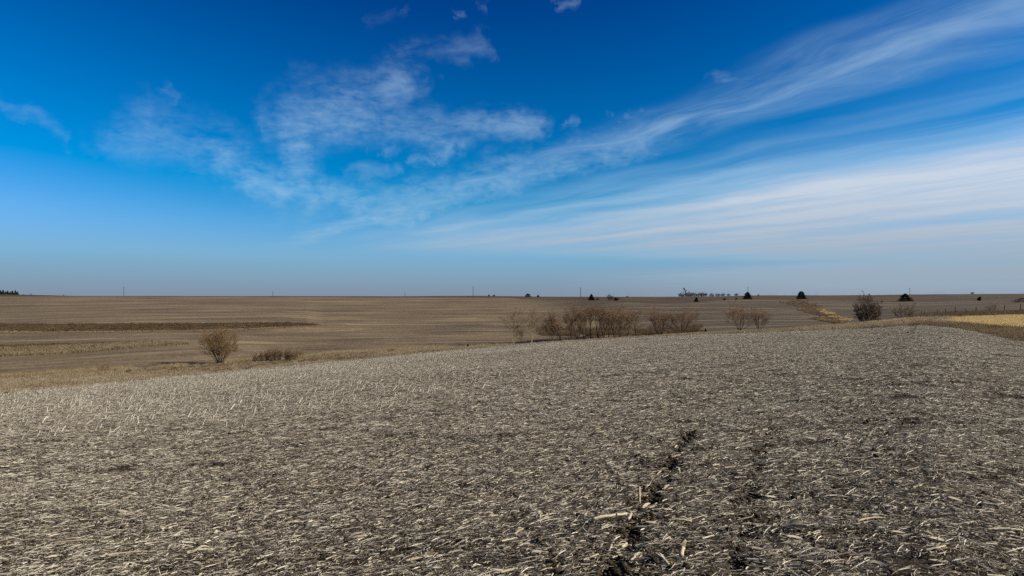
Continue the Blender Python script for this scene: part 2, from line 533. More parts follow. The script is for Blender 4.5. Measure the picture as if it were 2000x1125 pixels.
SOIL = mat_soil()
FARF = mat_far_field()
BANK = mat_tint('bare ground under dry grass', [(0.35, (0.14, 0.105, 0.068)), (0.5, (0.23, 0.178, 0.115)), (0.65, (0.34, 0.27, 0.18))], 0.8)
TERR = mat_tint('brown terrace bank', [(0.35, (0.075, 0.052, 0.032)), (0.5, (0.115, 0.082, 0.050)), (0.65, (0.17, 0.125, 0.078))], 1.0)
PAST = mat_tint('brown pasture', [(0.36, (0.055, 0.040, 0.024)), (0.5, (0.095, 0.070, 0.042)), (0.64, (0.16, 0.120, 0.070))], 0.25)
PLAIN = mat_tint('distant plain', [(0.35, (0.10, 0.078, 0.052)), (0.5, (0.13, 0.105, 0.072)), (0.65, (0.17, 0.14, 0.098))], 0.05)
STRAW = mat_tone('weathered corn straw', [(0.0, (0.035, 0.026, 0.018)), (0.25, (0.12, 0.092, 0.066)), (0.5, (0.27, 0.225, 0.17)), (0.72, (0.64, 0.585, 0.49)), (1.0, (0.95, 0.91, 0.82))], 0.7, 0.22, tint=(0.64, 0.612, 0.54))
STALK = mat_tone('pale corn stalk', [(0.0, (0.10, 0.07, 0.045)), (0.35, (0.36, 0.29, 0.19)), (0.7, (0.62, 0.54, 0.40)), (1.0, (0.78, 0.72, 0.58))], 0.6, 0.0, tint=(0.66, 0.63, 0.56))
GOLD = mat_tone('golden dry grass', [(0.0, (0.22, 0.155, 0.070)), (0.35, (0.50, 0.37, 0.17)), (0.7, (0.72, 0.57, 0.29)), (1.0, (0.82, 0.70, 0.42))], 0.7, 0.5, 0.14, tint=(0.80, 0.765, 0.68))
TAN = mat_tone('tan dry grass', [(0.0, (0.13, 0.098, 0.066)), (0.35, (0.27, 0.215, 0.148)), (0.65, (0.43, 0.36, 0.262)), (1.0, (0.64, 0.56, 0.43))], 0.75, 0.35, 0.3, tint=(0.72, 0.675, 0.57))
BROWN = mat_tone('brown weeds', [(0.0, (0.055, 0.037, 0.023)), (0.4, (0.120, 0.085, 0.053)), (0.75, (0.195, 0.142, 0.090)), (1.0, (0.32, 0.25, 0.16))], 0.8, 0.3, 0.25, tint=(0.73, 0.68, 0.58))
PALE = mat_tone('pale straw grass', [(0.0, (0.20, 0.15, 0.085)), (0.4, (0.40, 0.31, 0.18)), (1.0, (0.66, 0.54, 0.34))], 0.75, 0.4, 0.3, tint=(0.72, 0.675, 0.57))
DRAB = mat_tone('drab weeds', [(0.0, (0.09, 0.065, 0.042)), (0.4, (0.18, 0.135, 0.088)), (1.0, (0.40, 0.32, 0.21))], 0.8, 0.35, 0.3, tint=(0.73, 0.68, 0.58))
BARK = mat_tone('grey brown bark', [(0.0, (0.030, 0.022, 0.016)), (1.0, (0.11, 0.085, 0.065))], 0.9, 0.0)
PALEBARK = mat_tone('pale bark', [(0.0, (0.32, 0.26, 0.18)), (1.0, (0.58, 0.50, 0.37))], 0.8, 0.0)
TWIG = mat_tone('red brown twigs', [(0.0, (0.17, 0.117, 0.083)), (1.0, (0.37, 0.255, 0.18))], 0.8, 0.0)
ORANGE = mat_tone('orange brown twigs', [(0.0, (0.17, 0.112, 0.062)), (1.0, (0.40, 0.275, 0.15))], 0.8, 0.0)
PALETWIG = mat_tone('tan twigs', [(0.0, (0.16, 0.12, 0.08)), (1.0, (0.34, 0.27, 0.19))], 0.8, 0.0)
GREYTWIG = mat_tone('grey twigs', [(0.0, (0.055, 0.045, 0.042)), (1.0, (0.15, 0.125, 0.11))], 0.8, 0.0)
NEEDLE = mat_tone('dark juniper needles', [(0.0, (0.010, 0.013, 0.009)), (1.0, (0.035, 0.040, 0.022))], 0.8, 0.0)
POLE = mat_tone('weathered pole wood', [(0.0, (0.06, 0.05, 0.042)), (1.0, (0.15, 0.13, 0.11))], 0.85, 0.0)

# ------------------------------------------------------------------ terrain sheets
AZ = np.concatenate([R(-180) + np.arange(0, 132, 4) * R(1), np.arange(R(-48), R(48), R(0.14)), R(48) + np.arange(0, 133, 4) * R(1)])
AZ[-1] = R(180)
Yk, Zk = columns(AZ)
near_n = 400
rows_r, rows_z, rows_line = [], [], []
tt = np.linspace(0, 1, near_n)
for t in tt:                                   # near field: even steps in log distance from 0.5 m to the edge
    r = 0.5 * (Yk[0] / 0.5) ** t
    rows_r.append(r); rows_z.append(Zk[0] * r / Yk[0])
bounds = [len(rows_r) - 1]
for i, n in zip(range(len(LINES) - 1), [22, 22, 14, 8, 12, 8, 70, 30, 6, 8, 10]):
    for q in range(1, n + 1):
        t = q / n
        rows_r.append(Yk[i] + (Yk[i + 1] - Yk[i]) * t)
        rows_z.append(Zk[i] + (Zk[i + 1] - Zk[i]) * t)
    bounds.append(len(rows_r) - 1)
RR, ZZ = np.array(rows_r), np.array(rows_z)
GX, GY = RR * np.sin(AZ)[None], RR * np.cos(AZ)[None]
ZZ = ZZ + relief(GX, GY, RR)
nr, nc = RR.shape
P3 = np.stack([GX, GY, ZZ], -1)
UCOL = 1000 + F * np.tan(np.clip(AZ, R(-48), R(48)))

def sheet(name, r0, r1, mat, c0=0, c1=None, strip=False, hole=None):
    c1 = nc - 1 if c1 is None else c1
    rr, cc = np.meshgrid(np.arange(r0, r1 + 1), np.arange(c0, c1 + 1), indexing='ij')
    V = P3[rr, cc]
    nC = c1 - c0 + 1
    i, j = np.meshgrid(np.arange(r1 - r0), np.arange(c1 - c0), indexing='ij')
    if hole is not None:
        keep = ~hole(i + r0, j + c0)
        i, j = i[keep], j[keep]
    a = (i * nC + j).ravel()
    q = np.stack([a, a + 1, a + nC + 1, a + nC], -1)[:, ::-1]
    at_ = {}
    if strip:
        y = RR[rr, cc]
        at_['strip'] = ('FLOAT_VECTOR', np.stack([AZ[cc], np.log(y) * 1.2, 0 * y], -1).reshape(-1, 3))
    o = obj(name, mesh_from(name, V.reshape(-1, 3), [q], at_, smooth=True), mat)
    return tag(o, kind='structure')

bE, bM, bC, b1b, b1t, b2b, b2t, bQ, bG, bH1, bH2, bH3 = bounds
cU = lambda u: int(np.argmin(np.abs(UCOL - u) + (np.abs(AZ) > R(48)) * 1e6))
k1, k2 = cU(U1), cU(U2)
sheet('stubble_field_soil', 0, bE, SOIL)
sheet('grass_strip_ground', bE, bC, BANK)
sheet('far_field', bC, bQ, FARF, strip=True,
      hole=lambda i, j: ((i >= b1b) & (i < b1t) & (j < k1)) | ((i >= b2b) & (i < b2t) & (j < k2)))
sheet('terrace_slope', b1b, b1t, TERR, 0, k1)
sheet('terrace_slope', b2b, b2t, TERR, 0, k2)
sheet('pasture', bQ, bG, PAST)
sheet('distant_plain', bG, bH3, PLAIN)

# grassed waterway running down the far slope at the right
wl = [(1528, 588.5), (1548, 596), (1570, 607), (1592, 618), (1614, 629), (1630, 637)]
wr = [(1572, 588.0), (1590, 595), (1612, 606), (1634, 617), (1655, 627), (1690, 633.5)]
def resample(path, n):
    a = np.array([hit(*p)[:2] for p in path])
    t = np.linspace(0, len(a) - 1, n)
    return np.stack([np.interp(t, np.arange(len(a)), a[:, k]) for k in (0, 1)], -1)
L_, R_ = resample(wl, 60), resample(wr, 60)
L_[:, 0] += vnoise(L_[:, 1] / 7, 0 * L_[:, 1], 71) * 4; R_[:, 0] += vnoise(R_[:, 1] / 7, 0 * R_[:, 1] + 9, 72) * 4
s = np.linspace(0, 1, 13)
WG = L_[:, None] * (1 - s)[None, :, None] + R_[:, None] * s[None, :, None]
wz = ground_z(WG[..., 0].ravel(), WG[..., 1].ravel()).reshape(WG.shape[:2]) + 0.09
wv = np.concatenate([WG, wz[..., None]], -1)
a = (np.arange(59)[:, None] * 13 + np.arange(12)[None]).ravel()
WATERWAY = mat_tint('grassed waterway turf', [(0.35, (0.10, 0.072, 0.042)), (0.5, (0.17, 0.122, 0.066)), (0.65, (0.28, 0.205, 0.105))], 0.6)
tag(obj('waterway', mesh_from('waterway', wv.reshape(-1, 3), [np.stack([a, a + 1, a + 14, a + 13], -1)], smooth=True), WATERWAY), kind='structure')

# ------------------------------------------------------------------ scattering of uncountable litter and grass
def scatter(name, pts, rot, scl, idx, variants, mat, label, cat):
    me = mesh_from(name, pts, None, {'rot': ('FLOAT_VECTOR', rot), 'scl': ('FLOAT', scl), 'idx': ('INT', idx)})
    o = obj(name, me)
    tree = bpy.data.node_groups.new(name, 'GeometryNodeTree')
    tree.interface.new_socket('Geometry', in_out='INPUT', socket_type='NodeSocketGeometry')
    tree.interface.new_socket('Geometry', in_out='OUTPUT', socket_type='NodeSocketGeometry')
    N, L = tree.nodes, tree.links
    gi, go = N.new('NodeGroupInput'), N.new('NodeGroupOutput')
    g2i = N.new('GeometryNodeGeometryToInstance')
    for v in reversed(variants):
        oi = N.new('GeometryNodeObjectInfo')
        oi.inputs['Object'].default_value = v
        oi.inputs['As Instance'].default_value = False
        L.new(oi.outputs['Geometry'], g2i.inputs[0])
    def attr(nm, typ):
        a_ = N.new('GeometryNodeInputNamedAttribute')
        a_.data_type = typ
        a_.inputs['Name'].default_value = nm
        return a_.outputs['Attribute']
    iop = N.new('GeometryNodeInstanceOnPoints')
    L.new(gi.outputs[0], iop.inputs['Points'])
    L.new(g2i.outputs[0], iop.inputs['Instance'])
    iop.inputs['Pick Instance'].default_value = True
    L.new(attr('idx', 'INT'), iop.inputs['Instance Index'])
    e2r = N.new('FunctionNodeEulerToRotation')
    L.new(attr('rot', 'FLOAT_VECTOR'), e2r.inputs[0])
    L.new(e2r.outputs[0], iop.inputs['Rotation'])
    cx = N.new('ShaderNodeCombineXYZ')
    sc = attr('scl', 'FLOAT')
    for q in range(3):
        L.new(sc, cx.inputs[q])
    L.new(cx.outputs[0], iop.inputs['Scale'])
    sm = N.new('GeometryNodeSetMaterial')
    sm.inputs['Material'].default_value = mat
    L.new(iop.outputs[0], sm.inputs[0])
    L.new(sm.outputs[0], go.inputs[0])
    md = o.modifiers.new('scatter', 'NODES')
    md.node_group = tree
    return tag(o, label, cat, kind='stuff')

def tilt(x, y, rz, e=0.4):
    """euler angles that lay an instance on the slope, then turn it by rz (approx. for gentle slopes)"""
    gx = (ground_z(x + e, y, False) - ground_z(x - e, y, False)) / (2 * e)
    gy = (ground_z(x, y + e, False) - ground_z(x, y - e, False)) / (2 * e)
    # normal expressed in the instance's turned frame
    c, s_ = np.cos(rz), np.sin(rz)
    lx, ly = gx * c + gy * s_, -gx * s_ + gy * c
    return np.stack([np.arctan(ly), -np.arctan(lx), rz], -1)

def variant(name, acc, smooth=False):
    return bpy.data.objects.new(name, acc.mesh(name, smooth))

def straw_patch(seed, n_leaf=120, n_chip=150, n_stem=9, rad=0.42, n_husk=7):
    g = np.random.default_rng(seed)
    acc = Acc()
    def place(n, lift):
        r = rad * np.sqrt(g.random(n)); a_ = g.random(n) * 2 * np.pi
        return np.stack([r * np.cos(a_), r * np.sin(a_), lift * g.random(n) ** 1.5], -1)
    def lay(n, lmin, lmax, wmin, wmax, S, lift, arch, spread, tone_lo, tone_hi, rollmax, dark=0.42):
        c = place(n, lift)
        h = g.normal(0.05, spread, n) + np.pi * (g.random(n) > 0.5)
        ln = lmin + (lmax - lmin) * g.random(n) ** 1.8
        curl = g.normal(0, 0.5, n) + np.where(g.random(n) < 0.1, g.normal(0, 1.5, n), 0)
        t = np.linspace(-0.5, 0.5, S)
        hh = h[:, None] + curl[:, None] * t[None]
        step = np.stack([np.cos(hh), np.sin(hh), np.zeros_like(hh)], -1) * (ln / (S - 1))[:, None, None]
        Pp = np.cumsum(step, 1); Pp -= Pp.mean(1, keepdims=True)
        Pp[..., 2] += (arch * g.random(n))[:, None] * ln[:, None] * (1 - 4 * t[None] ** 2) + g.normal(0, 0.13, n)[:, None] * ln[:, None] * t[None]
        Pp += c[:, None]
        Pp[..., 2] = np.maximum(Pp[..., 2], -0.01)
        roll = g.uniform(-rollmax, rollmax, n)[:, None] + g.normal(0, 0.5, n)[:, None] * t[None]
        side = np.stack([-np.sin(hh) * np.cos(roll), np.cos(hh) * np.cos(roll), np.sin(roll)], -1)
        w = g.uniform(wmin, wmax, n)[:, None] * np.clip(1.15 - (2 * np.abs(t[None])) ** 3, 0.15, 1) * 0.5
        tone = np.where(g.random(n) < dark, g.uniform(0.0, 0.3, n), tone_lo + (tone_hi - tone_lo) * g.random(n))
        v, q = ribbons(Pp, side, w)
        acc.add(v, q, tone)
    lay(n_leaf, 0.03, 0.17, 0.003, 0.010, 5, 0.04, 0.07, 0.85, 0.5, 1.0, 1.3)
    lay(n_leaf, 0.03, 0.15, 0.002, 0.006, 5, 0.05, 0.12, 1.0, 0.5, 1.0, 1.4)
    lay(n_leaf // 5, 0.08, 0.32, 0.003, 0.008, 7, 0.05, 0.05, 0.7, 0.7, 1.0, 1.2, 0.25)
    lay(n_chip, 0.012, 0.06, 0.004, 0.014, 3, 0.03, 0.08, 1.2, 0.3, 0.95, 1.1, 0.6)
    lay(n_husk, 0.06, 0.16, 0.014, 0.028, 5, 0.045, 0.05, 0.9, 0.7, 1.0, 1.0, 0.2)
    # broken stem lengths
    c = place(n_stem, 0.03); c[:, 2] += 0.01
    h = g.normal(0.1, 0.8, n_stem)
    ln = g.uniform(0.06, 0.26, n_stem)
    d = np.stack([np.cos(h), np.sin(h), g.normal(0, 0.1, n_stem)], -1)
    Pp = c[:, None] + d[:, None] * (np.linspace(-0.5, 0.5, 4)[None, :, None] * ln[:, None, None])
    rd = g.uniform(0.005, 0.010, n_stem)[:, None] * np.array([1.1, 0.95, 0.95, 1.05])[None]
    v, q = tubes(Pp, rd, 5)
    acc.add(v, q, g.uniform(0.3, 0.95, n_stem))
    return acc

SMALL = [variant('straw_patch', straw_patch(60 + i, 34, 56, 1, 0.20, 1)) for i in range(24)]
STRAWS = [variant('straw_patch', straw_patch(100 + i)) for i in range(14)]
NEAR = 15.0

def litter(name, sp, x0, x1, y1, r0, r1, variants, label, jit):
    gx, gy = np.meshgrid(np.arange(x0, x1, sp), np.arange(1.6, y1, sp))
    gx, gy = gx.ravel(), gy.ravel()
    gx = gx + rng.uniform(-jit, jit, len(gx)); gy = gy + rng.uniform(-jit, jit, len(gy))
    r_ = np.hypot(gx, gy); az_ = np.arctan2(gx, gy)
    edge = columns(az_)[0][0] + vnoise(gx / 4, gy / 4, 21) * 9 + vnoise(gx * .9, gy * .9, 22) * 3 + np.where(az_ < 0, 6.0, 0.5)
    fade = rng.random(len(gx)) < np.clip((edge - r_) / np.where(az_ < 0, 22, 6) + 0.15, 0, 1)
    keep = (np.abs(az_) < R(42)) & (r_ < edge) & fade & (r_ >= r0) & (r_ < r1)
    gx, gy, r_ = gx[keep], gy[keep], r_[keep]
    rd = np.where(r_ < 60, rut_dist(gx, gy), 9)
    bare = vnoise(gx / 0.9, gy / 0.9, 31) + 0.7 * vnoise(gx / 0.35, gy / 0.35, 32)
    keep = ~((rd < 1.25 + 1.2 * vnoise(gx, gy, 33)) & (rng.random(len(gx)) < 0.62 + 1.2 * vnoise(gx / 0.45, gy / 0.45, 34))) & ~((bare < -0.5) & (rng.random(len(gx)) < 0.5)) & (rng.random(len(gx)) > 0.2 * np.clip((np.arctan2(gx, gy) + 0.05) / R(28), 0, 1))
    gx, gy, r_ = gx[keep], gy[keep], r_[keep]
    rz = rng.normal(0.10, 0.28, len(gx)) + np.pi * (rng.random(len(gx)) > 0.5) + 0.12 * np.clip(-gx / 20, 0, 1)
    gz = ground_z(gx, gy)
    scatter(name, np.stack([gx, gy, gz + 0.004], -1), tilt(gx, gy, rz), rng.uniform(0.62, 0.86, len(gx)), rng.integers(0, len(variants), len(gx)), variants, STRAW,
            label, 'crop residue')
    print(name, len(gx))

def clod(seed):
    g = np.random.default_rng(seed)
    t = (1 + 5 ** 0.5) / 2
    V = norm(np.array([(-1, t, 0), (1, t, 0), (-1, -t, 0), (1, -t, 0), (0, -1, t), (0, 1, t), (0, -1, -t), (0, 1, -t), (t, 0, -1), (t, 0, 1), (-t, 0, -1), (-t, 0, 1)], float))
    Fc = np.array([(0, 11, 5), (0, 5, 1), (0, 1, 7), (0, 7, 10), (0, 10, 11), (1, 5, 9), (5, 11, 4), (11, 10, 2), (10, 7, 6), (7, 1, 8), (3, 9, 4), (3, 4, 2), (3, 2, 6), (3, 6, 8), (3, 8, 9), (4, 9, 5), (2, 4, 11), (6, 2, 10), (8, 6, 7), (9, 8, 1)])
    acc = Acc()
    for _ in range(9):
        c = np.array([g.normal(0, 0.09), g.normal(0, 0.09), 0.002])
        sz = 0.006 + 0.022 * g.random() ** 2
        acc.add(c + V * g.uniform(0.7, 1.25, (12, 1)) * sz * np.array([g.uniform(0.8, 1.4), g.uniform(0.8, 1.4), 0.8]), Fc, 0.5)
    return acc
CLODS = [variant('clods', clod(900 + i)) for i in range(8)]
cx_, cy_ = rng.uniform(-13, 13, 30000), rng.uniform(2.5, 16, 30000)
rd = rut_dist(cx_, cy_)
keep = (np.abs(np.arctan2(cx_, cy_)) < R(40)) & ((rd < 2.2) & (rng.random(30000) < 0.9) | (rng.random(30000) < 0.10))
cx_, cy_ = cx_[keep], cy_[keep]
n_ = len(cx_)
scatter('soil_clods', np.stack([cx_, cy_, ground_z(cx_, cy_)], -1), np.stack([0 * cx_, 0 * cx_, rng.uniform(0, 6.28, n_)], -1), rng.uniform(0.6, 1.5, n_), rng.integers(0, 8, n_), CLODS, SOIL,
        'small dark soil clods along the wheel ruts in the foreground', 'soil')
litter('corn_residue', 0.135, -14, 14, 15, 2.0, NEAR, SMALL, 'litter of pale chopped corn leaves and stalks covering the foreground', 0.08)
litter('corn_residue', 0.32, -90, 62, 130, NEAR, 140, STRAWS, 'litter of pale chopped corn leaves covering the near field beyond the foreground', 0.2)

# ------------------------------------------------------------------ standing stubble
def stub_mesh(seed, leaves=2):
    g = np.random.default_rng(seed)
    acc = Acc()
    h = g.uniform(0.12, 0.30)
    t = np.linspace(0, 1, 5)
    bend = g.uniform(0.02, 0.10)
    Pp = np.stack([bend * t ** 1.5, g.normal(0, 0.015) * t, h * t - 0.02], -1)[None]
    v, q = tubes(Pp, np.array([[0.017, 0.0145, 0.015, 0.0135, 0.0155]]), 6)
    acc.add(v, q, g.uniform(0.85, 1.0))
    for _ in range(leaves):
        a_ = g.uniform(0, 6.28); z0 = h * g.uniform(0.3, 0.9); ln = g.uniform(0.08, 0.2)
        tt_ = np.linspace(0, 1, 5)
        Pp = np.stack([np.cos(a_) * ln * tt_, np.sin(a_) * ln * tt_, z0 + ln * (0.5 * tt_ - 1.1 * tt_ ** 2)], -1)[None]
        side = np.broadcast_to(np.array([-math.sin(a_), math.cos(a_), 0.2]), Pp.shape)
        v, q = ribbons(Pp, side, np.full((1, 5), 0.009) * (1.1 - tt_))
        acc.add(v, q, g.uniform(0.4, 0.9))
    return acc

STUBS = [variant('stub', stub_mesh(300 + i)) for i in range(10)]
th = 0.12
rowi = np.arange(-60, 150)
along = np.arange(-110, 40, 0.19)
AA, BB = np.meshgrid(along, rowi * 0.76)
sx = (AA * math.cos(th) - BB * math.sin(th)).ravel(); sy = (AA * math.sin(th) + BB * math.cos(th)).ravel()
sx = sx + rng.normal(0, 0.04, len(sx)); sy = sy + rng.normal(0, 0.035, len(sy))
ok = sy > 6
sx, sy = sx[ok], sy[ok]
su = 1000 + F * sx / sy
edge = columns(np.arctan2(sx, sy))[0][0]
r_ = np.hypot(sx, sy)
# standing mostly in the left half and out towards the far edge, flattened elsewhere
pr = np.clip((1150 - su) / 700, 0, 1) * np.clip((r_ - 17) / 8, 0, 1) * (0.25 + 0.9 * np.clip(vnoise(sx / 7, sy / 5, 41) + 0.45, 0, 1))
pr = pr + 0.25 * np.clip((r_ - edge * 0.62) / 15, 0, 1) * np.clip((1500 - su) / 500, 0, 1)
keep = (np.abs(np.arctan2(sx, sy)) < R(40)) & (r_ < edge - 0.5) & (rng.random(len(sx)) < pr * 0.55)
sx, sy, r_, su = sx[keep], sy[keep], r_[keep], su[keep]
sz = ground_z(sx, sy)
order = np.argsort(r_)
inframe = (su[order] > 5) & (su[order] < 1700)
first = order[inframe][:260]
rest = np.setdiff1d(np.arange(len(sx)), first)
lean = np.stack([rng.normal(0, 0.2, len(sx)), rng.normal(0.26, 0.22, len(sx)), rng.normal(0, 0.35, len(sx))], -1)
ssc = rng.uniform(0.65, 1.15, len(sx))
sidx = rng.integers(0, 10, len(sx))
for o in STUBS:
    o.data.materials.append(STRAW)
for k in first:
    o = STUBS[sidx[k]].copy()
    o.name = 'corn_stub'
    col.objects.link(o)
    o.location = (sx[k], sy[k], sz[k])
    o.rotation_euler = lean[k]
    o.scale = (ssc[k],) * 3
    tag(o, 'short pale corn stub standing upright in the left half of the near field', 'corn stub', 'standing corn stubs nearest the viewer')
scatter('standing_stubble', np.stack([sx, sy, sz], -1)[rest], lean[rest], ssc[rest], sidx[rest], STUBS, STRAW,
        'thin rows of far corn stubble standing upright towards the field edge', 'stubble')
print('stubs', len(sx))

# ------------------------------------------------------------------ grass
def tuft(seed, n, h, spread, w, droop=0.5):
    g = np.random.default_rng(seed)
    acc = Acc()
    a_ = g.uniform(0, 2 * np.pi, n); r = spread * np.sqrt(g.random(n))
    hh = h * g.uniform(0.45, 1.15, n)
    t = np.linspace(0, 1, 4)
    out = g.uniform(0.05, droop, n)
    b = g.uniform(0, 2 * np.pi, n)
    Pp = np.stack([(r * np.cos(a_))[:, None] + (np.cos(b) * out * hh)[:, None] * t[None] ** 2,
                   (r * np.sin(a_))[:, None] + (np.sin(b) * out * hh)[:, None] * t[None] ** 2,
                   hh[:, None] * (t[None] - 0.25 * out[:, None] * t[None] ** 2) - 0.03], -1)
    ph = g.uniform(0, np.pi, n)
    side = np.broadcast_to(np.stack([np.cos(ph), np.sin(ph), 0 * ph], -1)[:, None], Pp.shape)
    v, q = ribbons(Pp, side, (w * g.uniform(0.6, 1.3, n))[:, None] * np.array([1.0, 0.9, 0.7, 0.25])[None])
    acc.add(v, q, np.clip(g.normal(0.55, 0.22, n), 0, 1))
    return acc

TUFT_S = [variant('tuft', tuft(500 + i, 60, 0.42, 0.45, 0.010, 0.7)) for i in range(6)]
TUFT_L = [variant('tuft', tuft(520 + i, 46, 0.85, 0.45, 0.011, 0.75)) for i in range(6)]

def grass(name, x, y, variants, mat, label, smin=0.7, smax=1.3):
    n = len(x)
    z = ground_z(x, y)
    scatter(name, np.stack([x, y, z], -1), np.stack([rng.normal(0, .08, n), rng.normal(0, .08, n), rng.uniform(0, 6.28, n)], -1),
            rng.uniform(smin, smax, n), rng.integers(0, len(variants), n), variants, mat, label, 'grass')
    print(name, n)

def between(n, u0, u1, k0, k1, t0=0.0, t1=1.0):
    """random points between profile lines k0 and k1, even over the ground"""
    a0, a1 = math.atan((u0 - 1000) / F), math.atan((u1 - 1000) / F)
    az = rng.uniform(a0, a1, n * 3)
    Y, _ = columns(az)
    lo, hi = Y[k0] + (Y[k1] - Y[k0]) * t0, Y[k0] + (Y[k1] - Y[k0]) * t1
    r = lo + (hi - lo) * rng.random(n * 3)
    p = r * (hi - lo); p = p / p.max()
    k = rng.random(n * 3) < p * 1.6
    az, r = az[k][:n], r[k][:n]
    return r * np.sin(az), r * np.cos(az)

x, y = between(9500, -120, 1000, 0, 2, -0.12, 1.0)
m = vnoise(x / 6, y / 6, 51) + rng.normal(0, 0.25, len(x)) > -0.2
grass('dry_grass', x[m], y[m], TUFT_S, TAN, 'tan dry grass on the strip below the stubble field at left', 0.35, 0.85)
x, y = between(2600, 0, 1000, 0, 2, 0.05, 0.8)
m = vnoise(x / 9, y / 9, 52) > 0.0
grass('brown_grass', x[m], y[m], TUFT_S, BROWN, 'brown patches in the dry grass strip at left', 0.4, 0.9)
x, y = between(1500, 0, 1000, 1, 2, 0.86, 1.03)
m = vnoise(x / 5, y / 5, 53) > -0.2
grass('creek_grass', x[m], y[m], TUFT_L, PALE, 'pale golden grass lining the creek at the foot of the far field', 0.35, 0.75)
x, y = between(2600, 620, 1620, 0, 2, 0.0, 1.0)
grass('creek_bank_grass', x, y, TUFT_S, TAN, 'short dry grass on the creek bank below the field crest', 0.5, 0.9)
x, y = between(2600, -60, U1 - 4, 3, 4, 0.0, 0.7)
grass('lower_terrace_grass', x, y, TUFT_L, TAN, 'rough tan grass covering the lower terrace bank at left', 0.4, 0.8)
x, y = between(2600, -60, U1 - 4, 3, 4, 0.35, 1.0)
grass('terrace_weeds', x, y, TUFT_S, BROWN, 'dark weeds on the upper edge of the lower terrace bank', 0.5, 1.1)
x, y = between(3000, -60, U2 - 4, 5, 6, 0.08, 1.0)
m = vnoise(x / 3, y / 3, 54) + rng.normal(0, .3, len(x)) > -0.3
grass('upper_terrace_grass', x[m], y[m], TUFT_S, BROWN, 'dark brown grass covering the long upper terrace bank', 0.4, 1.1)
x, y = between(900, -60, U2 - 30, 5, 6, -0.15, 0.12)
grass('terrace_foot_grass', x, y, TUFT_S, TAN, 'pale grass line at the foot of the upper terrace bank', 0.5, 0.9)
x, y = between(1500, 1050, 1370, 1, 3, 0.6, 1.02)
m = vnoise(x / 3, y / 3, 62) + rng.normal(0, .2, len(x)) > -0.1
grass('creek_brush', x[m], y[m], TUFT_L, BROWN, 'dark brown brush around the feet of the bare creek trees', 0.5, 1.3)
# right edge: brown weeds at the field margin, then the bright yellow grass, then weeds along the fence
x, y = between(2200, 1780, 2150, 0, 1, -0.08, 0.42)
m = vnoise(x / 2, y / 2, 55) + rng.normal(0, .3, len(x)) > -0.15
grass('margin_weeds', x[m], y[m], TUFT_S, DRAB, 'low brown weeds along the right margin of the stubble field', 0.35, 0.8)
x, y = between(7000, 1835, 2150, 0, 1, 0.34, 1.02)
uu = 1000 + F * x / y
m = rng.random(len(x)) < np.clip((uu - 1830) / 60, 0, 1)
grass('yellow_grass', x[m], y[m], TUFT_S, GOLD, 'bright yellow dry grass in a wedge at the right edge', 0.5, 0.95)
x, y = between(4200, 1560, 1860, 0, 2, 0.02, 0.75)
m = vnoise(x / 5, y / 5, 56) + rng.normal(0, .2, len(x)) > -0.12
grass('verge_grass', x[m], y[m], TUFT_S, TAN, 'dull tan grass on the verge below the two dark bushes', 0.6, 1.2)
x, y = between(900, 1690, 1800, 0, 2, 0.3, 0.7)
m = vnoise(x / 4, y / 4, 57) > 0
grass('golden_verge_grass', x[m], y[m], TUFT_S, GOLD, 'golden patch of grass in front of the tall dark bush', 0.6, 1.1)
x, y = between(4200, 1770, 2150, 1, 2, 0.2, 1.1)
m = vnoise(x / 4, y / 4, 58) + rng.normal(0, .2, len(x)) > -0.25
grass('fence_weeds', x[m], y[m], TUFT_L, BROWN, 'dark brown weeds growing along the wire fence', 0.35, 0.9)
x, y = between(900, 1800, 2150, 1, 2, 0.1, 1.0)
m = vnoise(x / 4, y / 4, 59) > 0.08
grass('fence_grass', x[m], y[m], TUFT_S, TAN, 'tan grass patches among the fence weeds', 0.6, 1.2)
k = rng.integers(0, 59, 2600)
s = rng.random(2600) ** 0.8
x = L_[k, 0] * (1 - s) + R_[k, 0] * s + rng.normal(0, .4, 2600); y = L_[k, 1] * (1 - s) + R_[k, 1] * s + rng.normal(0, .6, 2600)
m = (vnoise(x / 4, y / 9, 61) + rng.normal(0, 0.18, len(x)) + s * 0.5 + k / 59 * 0.45 > 0.85)
grass('waterway_grass', x[m], y[m], TUFT_S, GOLD, 'golden grass in the waterway running down the far slope', 0.5, 1.0)
m = ~m
grass('waterway_weeds', x[m], y[m], TUFT_S, BROWN, 'brown weeds on the upper part of the waterway', 0.4, 0.9)

